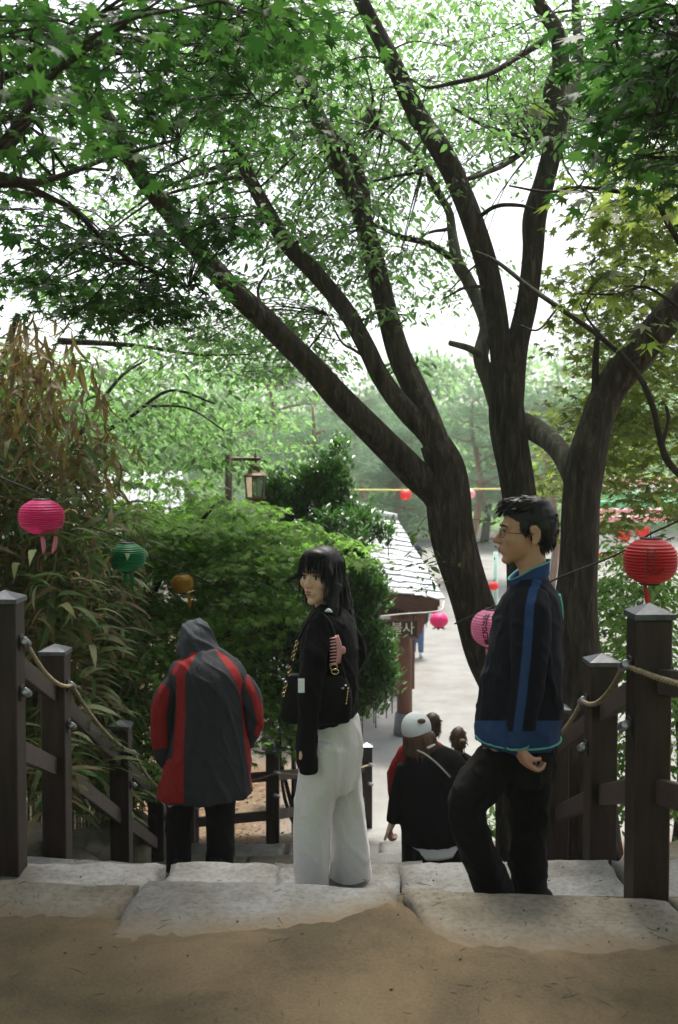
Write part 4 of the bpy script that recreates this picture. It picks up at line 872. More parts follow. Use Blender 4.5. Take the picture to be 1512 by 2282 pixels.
# ------------------------------------------------------------------ lanterns
def lantern(px, py, d, dia, mt, label, name="paper_lantern", tails=(0,), tail_mt=None, group=None, ratio=.80, ribs=14, ropez=None, tl=.13, simple=False):
    c = P(px, py, d); root = thing(name, label, "lantern", (c[0], d, c[2] - dia * ratio / 2), group)
    prof = []; N = ribs * 2 if not simple else 12; Rr = dia / 2; H = dia * ratio / 2
    for i in range(N + 1):
        t = -1 + 2 * i / N; r = Rr * (max(0, 1 - abs(t * .93) ** 2.4)) ** .5
        if not simple: r *= (1.0 if i % 2 else .94)
        prof.append((max(r, .001), t * H))
    V, Fc = lathe(prof, 64 if not simple else 14, c); obj("shade", V, Fc, mt, root, simple)
    if not simple:
        rt_ = prof[-1][0]; V, Fc = lathe([(rt_ * .98, H - .004), (rt_ * 1.04, H + .003), (rt_ * .96, H + .012), (rt_ * .85, H + .004)], 30, c); obj("top_ring", V, Fc, M['darkmetal'], root)
        V, Fc = lathe([(rt_ * .9, -H + .006), (rt_ * 1.03, -H - .003), (rt_ * .92, -H - .012), (rt_ * .6, -H - .006), (.001, -H - .006)], 30, c); obj("bottom_ring", V, Fc, M['darkmetal'], root)
        V, Fc = tube([c + (0, 0, H), c + (0, 0, H + .045)], [.003, .003], 5); obj("hook", V, Fc, M['wire'], root)
        for k, tx in enumerate(tails):
            a = c + np.array((tx, -.01, -H)); V = []; n = 7
            for i in range(n):
                t = i / (n - 1); w = .008 * (1 + .9 * math.sin(math.pi * t)) if i < n - 1 else .002
                q = a + np.array((.018 * math.sin(t * 2.2 + k), -.012 * t, -tl * t)); V += [q - (w, 0.003 * math.sin(3 * t), 0), q + (w, .003 * math.sin(3 * t), 0)]
            Fc = [(2 * i, 2 * i + 1, 2 * i + 3, 2 * i + 2) for i in range(n - 1)]; o = obj("paper_tail", V, Fc, tail_mt or mt, root)
            sm = o.modifiers.new("thick", 'SOLIDIFY'); sm.thickness = .0015
    return root, c, H
def wrap(root, c, dia, ratio, V, Fc, az, zc, mt, name="letter"):
    """put flat artwork (x right, y up, metres) on the lantern's skin"""
    out = []
    for v in V:
        z = zc + v[1]; t = max(-1, min(1, z / (dia * ratio / 2))); r = dia / 2 * (max(0, 1 - abs(t * .93) ** 2.4)) ** .5 + .002
        a = -math.pi / 2 + az + v[0] / max(r, .05); r += .0025; out.append((c[0] + r * math.cos(a), c[1] + r * math.sin(a), c[2] + z))
    return obj(name, out, Fc, mt, root, False)
r1, c1, h1 = lantern(1450, 1250, 5.45, .30, M['red'], "red paper lantern hanging on the black cord above the right fence post", tails=(-.035,), tl=.17)
def arc_strip(pts, w):
    V = []; pts = catmull([np.array((a, b, 0.)) for a, b in pts], 5)
    for i, p in enumerate(pts):
        t = pts[min(i + 1, len(pts) - 1)] - pts[max(i - 1, 0)]; nn = np.array((-t[1], t[0], 0)); nn /= np.linalg.norm(nn) + 1e-9; V += [p + nn * w, p - nn * w]
    return V, [(2 * i, 2 * i + 2, 2 * i + 3, 2 * i + 1) for i in range(len(pts) - 1)]
M['ink_red'] = mat("lantern_ink_dark_red", (.10, .02, .012), .7)
for pts in ([(-.062, .04), (-.055, .066), (-.036, .074), (-.018, .064), (-.014, .04)], [(-.026, .05), (-.024, .01), (-.026, -.035)], [(-.058, .035), (-.064, 0), (-.06, -.03), (-.045, -.052), (-.015, -.058), (.012, -.045), (.026, -.02)]):
    V, Fc = arc_strip(pts, .0035); wrap(r1, c1, .30, .8, V, Fc, 0, 0, M['ink_red'], "brush_stroke")
r2, c2, h2 = lantern(1101, 1400, 6.65, .31, M['pinkpale'], "pink paper lantern with written letters, half hidden by the man's chest", tails=(-.05,), tl=.2)
for k, ch in enumerate("석가모니불"):
    V, Fc = text_mesh(ch, .046, .0016)
    if len(V): V = V - (V.max(0) + V.min(0)) / 2; wrap(r2, c2, .31, .8, V, Fc, -.60 + .03 * k, .088 - .04 * k, M['ink'])
r3, c3, h3 = lantern(93, 1152, 6.46, .30, M['pink'], "bright pink paper lantern among the dry bamboo", tails=(.0, .075), tail_mt=M['pinkpale'], ratio=.72, tl=.13)
r4, c4, h4 = lantern(285, 1242, 7.5, .278, M['green'], "green paper lantern among the bamboo blades", tails=(.02, -.03), tl=.12, ratio=.74)
r5, c5, h5 = lantern(407, 1300, 8.75, .20, M['yellow'], "dull yellow paper lantern in the shade of the maple shrub", tails=(.05,), tl=.14)
# lotus lantern by the eave
c6 = P(979, 1382, 15.2); r6 = thing("lotus_lantern", "small magenta lotus lantern with green leaves hanging off the pavilion eave", "lantern", (c6[0], 15.2, c6[2] - .12))
V, Fc = ellipsoid(c6, (.135, .135, .115), seg=28, rings=16)
V = [c6 + (np.array(v) - c6) * (1 + .05 * math.cos(10 * math.atan2(v[1] - c6[1], v[0] - c6[0]))) for v in V]; obj("petals", V, Fc, M['pink'], r6)
for k in range(7):
    a = k * 2 * math.pi / 7; dv = np.array((math.cos(a), math.sin(a), 0)); tv = np.array((-math.sin(a), math.cos(a), 0)); b = c6 + np.array((0, 0, -.10))
    V = [b + dv * .02, b + dv * .07 + tv * .03 - (0, 0, .012), b + dv * .12 - (0, 0, .035), b + dv * .07 - tv * .03 - (0, 0, .012)]; V = V + [v - np.array((0, 0, .004)) for v in V]
    obj("leaf", V, [(0, 3, 2, 1), (4, 5, 6, 7), (0, 1, 5, 4), (1, 2, 6, 5), (2, 3, 7, 6), (3, 0, 4, 7)], M['leaf_green_lotus'], r6, False)
V, Fc = tube([c6 + (0, 0, .11), c6 + (0, 0, .2)], [.004, .004], 5); obj("hook", V, Fc, M['wire_pale'], r6)
# cords
def cord(pts, r, mt, label, per=10):
    pts = [np.array(p, float) for p in pts]; V, Fc = tube(pts, [r] * len(pts), 6, per); o = obj("lantern_cord", V, Fc, mt); tag(o, label, "cord"); return o
cord([P(1700, 1050, 4.9), P(1512, 1160, 5.25), c1 + (0, 0, h1 + .03), P(1370, 1238, 5.65), P(1240, 1290, 6.0), P(1150, 1335, 6.35), c2 + (0, 0, h2 + .02), P(1040, 1378, 6.9), P(1014, 1390, 7.05)], .0055, M['wire'], "black cord carrying the red and pink lanterns past the tree")
cord([P(-60, 1040, 5.9), P(10, 1068, 6.2), c3 + (0, 0, h3 + .03), P(180, 1165, 7.2), c4 + (0, 0, h4 + .03), P(350, 1245, 8.5), c5 + (0, 0, h5 + .03), P(470, 1300, 9.2), P(508, 1320, 10.6)], .007, M['wire'], "black cord carrying the lanterns through the bamboo")
cord([P(840, 1374, 15.3), P(900, 1368, 15.25), P(978, 1361, 15.2), P(990, 1340, 15.5)], .008, M['wire_pale'], "pale cord under the eave holding the lotus lantern")
fs = []
for (px, py, mt, lab) in ((764, 1102, M['blue'], "tiny pale blue lantern on the far yellow string"), (905, 1103, M['scarlet'], "tiny scarlet lantern on the far yellow string, next to the leaning trunk"), (1047, 1101, M['pinkfar'], "tiny pale pink lantern on the far yellow string, nearest the middle trunk")):
    r_, c_, h_ = lantern(px, py, 26, .31, mt, lab, simple=True, group="lanterns on the far yellow string"); fs.append(c_ + (0, 0, h_))
cord([P(560, 1085, 26.3), P(680, 1091, 26)] + fs + [P(1130, 1090, 26)], .022, M['wire_yellow'], "yellow string across the far plaza with three tiny lanterns", 4)
lantern(1100, 1306, 21, .22, M['scarlet'], "small scarlet lantern on the pale pole between trunk and man", simple=True)
pp = P(1107, 1440, 21); V, Fc = tube([(pp[0], 21.2, PLZ), (pp[0], 21.2, zat(1230, 21.2))], [.06, .05], 12); q = thing("pale_pole", "pale green metal pole standing on the plaza beside the leaning trunk", "pole", (pp[0], 21.2, PLZ)); obj("shaft", V, Fc, mat("pole_mint", (.33, .5, .43), .5), q)
V, Fc = tube([(pp[0], 21.2, PLZ), (pp[0], 21.2, PLZ + .12)], [.13, .12], 12); obj("foot", V, Fc, M['crate'], q)
V, Fc = tube([(pp[0], 21.2, zat(1290, 21.2)), P(1100, 1294, 21)], [.015, .015], 6); obj("arm", V, Fc, M['crate'], q)

# rows of lanterns beyond the right-hand leaves
FR = [(1072, M['pinkfar'], "pink"), (1088, M['white'], "white"), (1104, M['mint'], "mint green"), (1122, M['mint'], "mint green"), (1140, M['pinkfar'], "pink"), (1156, M['pinkfar'], "pink"), (1238, M['scarlet'], "scarlet")]
first = {}
for ri, (py, mt, cn) in enumerate(FR):
    for k in range(11 if ri < 6 else 7):
        px = 1335 + k * 19 + (ri % 2) * 9; d = 34 + .3 * ri; lab = f"tiny {cn} lantern in the far rows behind the right-hand leaves"; c_ = P(px, py, d)
        key = cn
        if key not in first: r_, c0_, h0_ = lantern(px, py, d, .27, mt, lab, simple=True, group=f"{cn} lanterns in the far rows"); first[key] = (r_, c0_)
        else:
            src = first[key][0]; o = src.copy(); C.objects.link(o); o.location = Vector(src.location) + Vector(c_ - first[key][1])
            for ch in src.children: e = ch.copy(); C.objects.link(e); e.parent = o
for ri, (py, mt, cn) in enumerate(FR): cord([P(1315, py - 4, 34 + .3 * ri), P(1430, py - 8, 34 + .3 * ri), P(1570, py - 10, 34 + .3 * ri)], .012, M['wire_pale'], f"thin pale string of the far lantern rows, {['topmost', 'second from the top', 'third from the top', 'fourth from the top', 'fifth from the top', 'sixth from the top', 'lowest'][ri]}", 3)
for k, (px, py) in enumerate(((1391, 1196), (1432, 1188))):
    q = thing("red_pennant", ["red pennant seen through the leaves, farther from the red lantern", "red pennant seen through the leaves just above the red lantern"][k], "pennant", P(px, py + 14, 24)); c_ = P(px, py, 24)
    V = [c_ + np.array((a * .16, .04 * math.sin(3 * a + b), b * .15)) for b in (1, .3, -.4, -1) for a in (-1, -.3, .4, 1)]; V[12] = V[12] + np.array((.06, 0, .1)); V[15] = V[15] - np.array((.06, 0, -.1))
    o = obj("flag", V, [(r * 4 + i, r * 4 + i + 1, r * 4 + i + 5, r * 4 + i + 4) for r in range(3) for i in range(3)], M['scarlet'], q); o.modifiers.new("t", 'SOLIDIFY').thickness = .01
    V, Fc = tube([c_ + (-.17, 0, .2), (c_[0] - .17, 24, PLZ)], [.015, .02], 6); obj("staff", V, Fc, M['wood'], q)

# ------------------------------------------------------------------ street lamp
lx = P(511, 1300, 11.0)[0]; ly = 11.0; lmp = thing("street_lamp", "rusty brown street lamp with glass lantern rising from the shrubs", "lamp", (lx, ly, float(hgt(lx, ly))))
zt = zat(1012, ly)
V, Fc = tube([(lx, ly, float(hgt(lx, ly)) - .1), (lx, ly, zat(1395, ly)), (lx, ly, zat(1390, ly)), (lx, ly, zat(1380, ly)), (lx, ly, zat(1375, ly)), (lx, ly, zt)], [.052, .05, .06, .06, .043, .042], 14); obj("pole", V, Fc, M['rust_dark'], lmp)
za = zat(1023, ly); xl_ = P(570, 1023, ly)[0]
V, Fc = tube([(lx, ly, za), (lx + .07, ly, za), (xl_ + .03, ly, za), (xl_ + .06, ly, za)], [.014, .022, .022, .01], 10); arm = obj("arm", V, Fc, M['rust'], lmp)
V, Fc = tube([(lx + .03, ly, za - .14), (lx + .06, ly, za - .08), (lx + .13, ly, za - .02), (lx + .18, ly, za)], [.008] * 4, 6, 5); link("brace", new_mesh("brace", V, Fc), M['rust'], arm)
V, Fc = tube([(xl_, ly, za - .06), (xl_, ly, za + .03), (xl_, ly, za + .05), (xl_, ly, za + .11)], [.014, .014, .008, .002], 8); obj("finial", V, Fc, M['rust'], lmp)
zc = zat(1036, ly)
def hexloft(prof, c, seg=6, rot=.3):
    V = []; Fc = []
    for i, (r, z) in enumerate(prof):
        for k in range(seg): a = 2 * math.pi * k / seg + rot; V.append((c[0] + r * math.cos(a), c[1] + r * math.sin(a), z))
        if i:
            for k in range(seg): k2 = (k + 1) % seg; Fc.append(((i - 1) * seg + k, (i - 1) * seg + k2, i * seg + k2, i * seg + k))
    return V, Fc
V, Fc = hexloft([(.02, zc + .02), (.06, zc - .01), (.085, zc - .07), (.095, zc - .085), (.135, zc - .115), (.138, zc - .135), (.12, zc - .135)], (xl_, ly)); obj("hood", V, Fc, M['rust'], lmp, False)
V, Fc = hexloft([(.118, zc - .135), (.105, zc - .355)], (xl_, ly)); gl = obj("glass", V, Fc, M['glass'], lmp, False)
for k in range(6):
    a = 2 * math.pi * k / 6 + .3; V, Fc = tube([(xl_ + .12 * math.cos(a), ly + .12 * math.sin(a), zc - .135), (xl_ + .107 * math.cos(a), ly + .107 * math.sin(a), zc - .36)], [.006, .006], 5); link("glazing_bar", new_mesh("glazing_bar", V, Fc), M['rust_dark'], gl)
V, Fc = hexloft([(.115, zc - .355), (.12, zc - .37), (.06, zc - .395), (.01, zc - .40)], (xl_, ly)); obj("base", V, Fc, M['rust'], lmp, False)
V, Fc = tube([(xl_, ly, zc - .13), (xl_, ly, zc - .19)], [.035, .03], 10); obj("bulb_holder", V, Fc, M['rust_dark'], lmp)

# ------------------------------------------------------------------ pines, far trees and hillside
def pine(px, d, ztop, lab, seed, spread=1.0):
    x = P(px, 1141, d)[0]; zb = float(hgt(x, d)); t = thing("pine_tree", lab, "pine tree", (x, d, zb), "pines beyond the plaza"); r = random.Random(seed)
    H = ztop - zb; pts = [np.array((x + .25 * H * .1 * math.sin(k * 1.3 + seed) * (k > 0), d, zb + H * k / 6)) for k in range(7)]
    V, Fc = tube(pts, [.17, .15, .14, .12, .10, .07, .03], 10, 4, rough=.1, seed=seed); obj("trunk", V, Fc, M['pine_bark'], t)
    mb = MB(); L = Leaves()
    for k in range(17):
        h = r.uniform(.38, 1.0); b = np.array([np.interp(h * 6, range(7), [p[i] for p in pts]) for i in range(3)]); a = r.uniform(0, 6.28); ln = spread * H * r.uniform(.14, .30) * (1.25 - .8 * h * h)
        m = b + np.array((math.cos(a) * ln * .5, math.sin(a) * ln * .5, ln * r.uniform(-.1, .3))); e = b + np.array((math.cos(a + .4) * ln, math.sin(a + .4) * ln, ln * r.uniform(0, .35)))
        mb.add(*tube([b, m, e], [.06 * (1.2 - h) + .02, .035, .012], 6, 4))
        for q in (e, (m + e) / 2, m + np.array((r.uniform(-.4, .4), r.uniform(-.4, .4), .2))):
            for _ in range(6): L.spray(q + rng.normal(0, .3, 3) * (1, 1, .3), .6, 40, .28, flat=.14, droop=-.35, tilt=1.0, tint=.5)
    mb.build("branches", M['pine_bark'], t, kind="stuff"); L.make("crown", 'needle', M['needle'], t)
pine(690, 29, zat(905, 29), "thin red-barked pine standing above the lamp and evergreen bush", 1)
pine(600, 36, zat(830, 36), "tall blue-green pine behind the lamp, its top against the sky", 2, 1.2)
pine(880, 33, zat(960, 33), "small pine seen between the leaning trunks", 3)
pine(1060, 40, zat(880, 40), "slender pine seen left of the forked middle trunk", 4)
pine(800, 47, zat(870, 47), "broad pine on the slope between the two leaning stems", 5, 1.3)
pine(1230, 38, zat(860, 38), "pine seen through the fork between middle and right trunks", 6, 1.2)
fl = [("pale green broadleaf tree on the far slope above the lamp", 520, 60, 850, 5), ("pale green broadleaf tree on the far slope left of the blue-green pine", 400, 66, 830, 6), ("broad pale tree filling the gap behind the red-barked pine", 730, 70, 880, 6), ("rounded pale tree on the slope behind the crossing stems", 900, 64, 840, 5), ("tall hazy tree rising highest between the stems", 960, 78, 790, 5), ("yellow-green tree right of the forked middle trunk", 1200, 60, 790, 6),
      ("hazy rounded tree beyond the rows of lanterns", 1400, 66, 860, 6), ("hazy tree at the far right beyond the lanterns", 1560, 60, 820, 7), ("low pale tree behind the far yellow string", 820, 56, 1000, 4), ("low bushy tree behind the tiny pink lantern", 1080, 54, 990, 4), ("hazy tree behind the pink lantern and bamboo", 200, 60, 840, 7), ("hazy tree at the far left behind the bamboo", 0, 58, 830, 7), ("low green tree left of the pavilion ridge", 660, 50, 1040, 4)]
for k, (lab, px, d, py, rw) in enumerate(fl):
    x = P(px, 1141, d)[0]; zb = float(hgt(x, d)); zt_ = zat(py, d); H = zt_ - zb; t = thing("broadleaf_tree", lab, "tree", (x, d, zb), "trees on the far slope")
    V, Fc = tube([(x, d, zb), (x + .2, d, zb + H * .4), (x - .1, d, zb + H * .8)], [.25, .2, .08], 8, 4, rough=.1); obj("trunk", V, Fc, M['bark'], t); L = Leaves()
    for j in range(26):
        a = random.uniform(0, 6.28); e = random.uniform(-.5, 1); rr = random.uniform(.3, 1)
        c_ = np.array((x + math.cos(a) * rw * rr * math.sqrt(1 - max(e, 0) ** 2 * .8), d + math.sin(a) * rw * rr * .8, zb + H * (.58 + .36 * e)))
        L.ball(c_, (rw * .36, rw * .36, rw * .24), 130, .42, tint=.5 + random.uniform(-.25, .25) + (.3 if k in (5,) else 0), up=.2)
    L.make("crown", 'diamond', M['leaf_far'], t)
# undergrowth bank beyond the plaza
L = Leaves()
for k in range(420):
    x = rng.uniform(-45, 45); y = rng.uniform(46, 74); 
    if y < 58 and x > 2 and x < 20: continue
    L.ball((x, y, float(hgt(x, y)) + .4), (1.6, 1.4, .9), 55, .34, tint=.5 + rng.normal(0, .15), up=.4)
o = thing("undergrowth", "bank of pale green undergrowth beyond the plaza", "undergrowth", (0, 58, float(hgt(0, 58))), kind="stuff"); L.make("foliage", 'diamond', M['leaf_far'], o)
# a low hall with grey tiled roof far left behind the trees
hx, hd = P(170, 1141, 30)[0], 30; hz = float(hgt(hx, hd)); hall = thing("temple_hall", "pale grey tiled hall glimpsed behind the bamboo at far left", "building", (hx, hd, hz))
V, Fc = box((hx, hd, hz + 1.4), (6, 4, 2.8)); obj("wall", V, Fc, noisy("hall_plaster", (.4, .38, .34), (.5, .48, .44), 3), hall, False)
for s in (-1, 1):
    V = [(hx - 3.8, hd + s * 3.0, hz + 2.7), (hx + 3.8, hd + s * 3.0, hz + 2.7), (hx + 3.2, hd, hz + 4.4), (hx - 3.2, hd, hz + 4.4)]; V = V + [(a, b, c - .2) for a, b, c in V]
    rf = obj("roof", V, [(0, 1, 2, 3), (7, 6, 5, 4), (0, 4, 5, 1), (1, 5, 6, 2), (2, 6, 7, 3), (3, 7, 4, 0)], M['slate'], hall, False)
    for k in range(24):
        u = k / 23; a = np.array((hx - 3.75 + 7.5 * u, hd + s * 2.98, hz + 2.74)); b = np.array((hx - 3.15 + 6.3 * u, hd, hz + 4.44)); V, Fc = tube([a, b], [.07, .07], 6); link("tile_row", new_mesh("tile_row", V, Fc), M['slate'], rf)

# ------------------------------------------------------------------ people
def fuse(name, parts, voxel, smooth=6, fac=.5):
    mb = MB()
    for V, Fc in parts: mb.add(V, Fc)
    me = new_mesh("tmp", mb.V, mb.F); o = bpy.data.objects.new("tmp", me); C.objects.link(o)
    m = o.modifiers.new("r", 'REMESH'); m.mode = 'VOXEL'; m.voxel_size = voxel; m.adaptivity = 0
    s = o.modifiers.new("s", 'SMOOTH'); s.iterations = smooth; s.factor = fac
    dg = bpy.context.evaluated_depsgraph_get(); out = bpy.data.meshes.new_from_object(o.evaluated_get(dg)); out.name = name
    bpy.data.objects.remove(o); bpy.data.meshes.remove(me); out.materials.clear()
    out.polygons.foreach_set("use_smooth", np.ones(len(out.polygons), dtype=bool)); return out
def mverts(me):
    a = np.empty(len(me.vertices) * 3, dtype=np.float32); me.vertices.foreach_get("co", a); return a.reshape(-1, 3)
def wrinkle(me, amp, sc_, seed, stretch=(1, 1, .5), sharp=False, only=None):
    V = mverts(me); N = np.array([v.normal[:] for v in me.vertices]); k = np.zeros(len(V))
    for i, v in enumerate(V):
        p = Vector((v[0] * sc_ * stretch[0] + seed, v[1] * sc_ * stretch[1], v[2] * sc_ * stretch[2]))
        a = noise.noise(p + Vector((.35 * p.z, 0, .5 * p.x))); k[i] = (math.exp(-(a / .13) ** 2) - .35) if sharp else a
        k[i] += .3 * noise.noise(p * 2.3)
    if only is not None: k *= only(V)
    V = V + N * (amp * k)[:, None]; me.vertices.foreach_set("co", V.astype(np.float32).ravel()); me.update()
def attr(me, name, val): at = me.attributes.new(name, 'FLOAT', 'POINT'); at.data.foreach_set("value", np.asarray(val, dtype=np.float32))
def topx(V):
    """photo pixels of points (used only to author cloth panels)"""
    cp, sp = math.cos(PITCH), math.sin(PITCH); dz = V[:, 2] - CAM[2]; f = V[:, 1] * cp - dz * sp; u = V[:, 1] * sp + dz * cp
    return np.stack([756 + F * V[:, 0] / f, 1141 - F * u / f], -1)
def ring(l, r, y, d, b): c = P((l + r) / 2, y, d); return (c[0], c[1], c[2], (r - l) / 2 / F * d, b)
def hloft(rings, seg=40, sx=None, per=3, pw=1.0):
    """horizontal rings (x, y, z, a, b [, tilt]); returns a closed loft"""
    q = catmull([np.array(list(r) + [0] * (6 - len(r)), float) for r in rings], per); V = []; Fc = []
    for i, (x, y, z, a, b, t) in enumerate(q):
        for k in range(seg):
            an = 2 * math.pi * k / seg; c_, s_ = math.cos(an), math.sin(an)
            c_ = math.copysign(abs(c_) ** pw, c_); s_ = math.copysign(abs(s_) ** pw, s_)
            V.append((x + a * c_, y + b * s_, z + t * c_))
        if i:
            for k in range(seg): k2 = (k + 1) % seg; Fc.append(((i - 1) * seg + k, (i - 1) * seg + k2, i * seg + k2, i * seg + k))
    n = len(q); Fc.append(tuple(range(seg - 1, -1, -1))); Fc.append(tuple(range((n - 1) * seg, n * seg))); return V, Fc
def ptube(q, seg=20, per=5): return tube([P(a, b, d) for a, b, d, r in q], [r for *_, r in q], seg, per)
def head_frame(o, f, pitch=0.0, s=1.0):
    f = np.array(f, float); f /= np.linalg.norm(f); l = np.cross((0, 0, 1.0), f); l /= np.linalg.norm(l)
    f2 = f * math.cos(pitch) + np.array((0, 0, 1.0)) * math.sin(pitch); u = np.cross(f2, l)
    Mx = np.stack([f2, l, u], 1); return lambda p: np.array(o) + Mx @ (np.array(p, float) * s), Mx
def head_parts(T, Mx, s, ear_x=-.012, fem=False, mouth_open=0.0):
    E = lambda c, r: ellipsoid(T(c), np.array(r) * s, Mx, 18, 12)
    jw = .9 if fem else 1.0
    ps = [E((-.014, 0, .044), (.098, .076, .083)), E((.028, 0, -.022), (.064, .062 * jw + .004, .086)), E((.038, 0, -.072), (.046, .047 * jw, .036)), E((.068, 0, -.100), (.021, .022 * jw, .017)), E((.070, 0, .030), (.022, .052, .030)),
          E((.080, 0, .022), (.014, .048, .010 if not fem else .006)), E((.060, .042, -.018), (.028, .021, .026)), E((.060, -.042, -.018), (.028, .021, .026)), E((.078, 0, -.062), (.020, .028, .020)),
          E((.0945, 0, -.0555), (.010, .020, .0055)), E((.0925, 0, -.0675), (.010, .017, .0065)), E((.100, .011, -.030), (.010, .008, .008)), E((.100, -.011, -.030), (.010, .008, .008))]
    nl = 1.0 if not fem else .86
    ps.append(tube([T((.082, 0, .022)), T((.092, 0, .004)), T((.092 + .018 * nl, 0, -.018)), T((.094 + .020 * nl, 0, -.027)), T((.092, 0, -.036))], np.array([.007, .008, .010, .012, .008]) * s, 12, 3))
    for sg in (1, -1):
        ps.append(ellipsoid(T((ear_x, sg * .078, -.004)), np.array((.014, .005, .026)) * s, Mx, 12, 10)); rim = [(.012, -.026), (.002, -.034), (-.010, -.022), (-.017, -.002), (-.015, .018), (-.004, .029), (.009, .026), (.014, .014), (.008, .004)]
        ps.append(tube([T((ear_x + a, sg * (.081 - .16 * a), b)) for a, b in rim], np.array([.005, .0065, .0048, .0048, .005, .005, .0048, .0042, .003]) * s, 8, 3)); ps.append(ellipsoid(T((ear_x + .004, sg * .081, -.027)), np.array((.009, .006, .009)) * s, Mx, 10, 8))
    return ps
def face_bits(root, T, Mx, s, lip=True, brow=M['hair_black'], look=(0, 0), lidded=.55):
    for sg in (1, -1):
        V, Fc = ellipsoid(T((.0795, sg * .031, .004)), np.array((.010, .0135, .0075 * (lidded + .45))) * s, Mx, 14, 8); e = obj("eye", V, Fc, M['eye_white'], root)
        V, Fc = ellipsoid(T((.0862, sg * .031 + look[0], .004 + look[1])), np.array((.0045, .0066, .0066)) * s, Mx, 12, 8); link("iris", new_mesh("iris", V, Fc), M['iris'], e)
        V, Fc = tube([T((.086, sg * .017, .0115)), T((.090, sg * .030, .0135)), T((.083, sg * .046, .009))], np.array([.0018, .0024, .0016]) * s, 6, 4); link("lash", new_mesh("lash", V, Fc), M['iris'], e)
        V, Fc = tube([T((.093, sg * .013, .026)), T((.092, sg * .030, .032)), T((.078, sg * .051, .026))], np.array([.003, .004, .002]) * s, 6, 4); obj("eyebrow", V, Fc, brow, root)
    for (z, w, t) in ((-.0565, .0175, .0042), (-.0665, .0150, .0052)):
        V, Fc = ellipsoid(T((.0985 - .002 * (z < -.06), 0, z)), np.array((.0075, w, t)) * s, Mx, 14, 8); obj("lip", V, Fc, M['lip'], root)
def hair_strands(mb, roots, dirs, L, w, grav=.6, n=5, curl=.1):
    for p, d, l in zip(roots, dirs, L):
        p = np.array(p, float); d = np.array(d, float); d /= np.linalg.norm(d) + 1e-9; pts = [p]; st = l / n
        j = rng.normal(0, curl, 3)
        for i in range(n): d = d + np.array((0, 0, -grav)) * .35 + j * .3; d /= np.linalg.norm(d); p = p + d * st; pts.append(p)
        s_ = np.cross(d, rng.normal(0, 1, 3)); s_ /= np.linalg.norm(s_) + 1e-9; V = []
        for i, q in enumerate(pts): k = w * (1 - (i / n) ** 2 * .9); V += [q - s_ * k, q + s_ * k]
        mb.add(V, [(2 * i, 2 * i + 1, 2 * i + 3, 2 * i + 2) for i in range(n)])
def hand(w0, kn, dirs, side, s=1.0, thumb=None):
    """parts of a hand: wrist point, knuckle centre, list of 3 bend directions, side vector across the knuckles"""
    w0, kn, side = np.array(w0, float), np.array(kn, float), np.array(side, float); side /= np.linalg.norm(side); ps = []
    mid = (w0 + kn) / 2; ax = kn - w0
    for k in (-1.5, -.5, .5, 1.5): ps.append(tube([w0 + side * k * .008 * s, mid + side * k * .016 * s, kn + side * k * .019 * s], np.array([.017, .0155, .0105]) * s, 10, 3))
    for k, ln in zip((-1.5, -.5, .5, 1.5), (.9, 1.05, 1.0, .78)):
        p = kn + side * k * .019 * s; q = [p]
        for dv, l in zip(dirs, (.040, .026, .020)): p = p + np.array(dv) / np.linalg.norm(dv) * l * ln * s; q.append(p)
        ps.append(tube(q, np.array([.0098, .0088, .008, .0062]) * s, 9, 3))
    t0 = w0 + ax * .25 - side * .022 * s; td = thumb if thumb is not None else [ax / np.linalg.norm(ax) - side * .8, ax / np.linalg.norm(ax) - side * .2]
    q = [t0]; p = t0
    for dv, l in zip(td, (.042, .032)): p = p + np.array(dv) / np.linalg.norm(dv) * l * s; q.append(p)
    ps.append(tube(q, np.array([.0135, .0105, .008]) * s, 9, 3)); return ps
def shoe(c, f, mt, root, L=.27, h=.09, nm="shoe"):
    f = np.array(f, float); f[2] = 0; f /= np.linalg.norm(f); l = np.array((-f[1], f[0], 0)); c = np.array(c, float); up = np.array((0, 0, 1.0))
    Mx = np.stack([f, l, up], 1); ps = [ellipsoid(c + f * .05 + up * .035, (L * .5, .045, .035), Mx), ellipsoid(c - f * .05 + up * .05, (.075, .040, .05), Mx), tube([c - f * .04 + up * .04, c - f * .045 + up * (h + .02)], [.042, .045], 14), box(c + f * .02 + up * .012, (L * .9, .075, .024), bev=.01, axes=(f, l, up))]
    return link(nm, fuse(nm, ps, .008, 4), mt, root)
def psd(px, poly):
    """signed distance (positive inside) of pixel points to a polygon"""
    poly = np.array(poly, float); n = len(poly); d = np.full(len(px), 1e9); ins = np.zeros(len(px), bool)
    for i in range(n):
        a, b = poly[i], poly[(i + 1) % n]; e = b - a; w_ = px - a; t = np.clip((w_ @ e) / (e @ e + 1e-9), 0, 1); d = np.minimum(d, np.linalg.norm(w_ - t[:, None] * e, axis=1))
        c_ = ((a[1] > px[:, 1]) != (b[1] > px[:, 1])) & (px[:, 0] < (b[0] - a[0]) * (px[:, 1] - a[1]) / (b[1] - a[1] + 1e-12) + a[0]); ins ^= c_
    return np.where(ins, d, -d)
def linesd(px, line, hw):
    line = np.array(line, float); d = np.full(len(px), 1e9)
    for a, b in zip(line[:-1], line[1:]): e = b - a; w_ = px - a; t = np.clip((w_ @ e) / (e @ e), 0, 1); d = np.minimum(d, np.linalg.norm(w_ - t[:, None] * e, axis=1))
    return hw - d
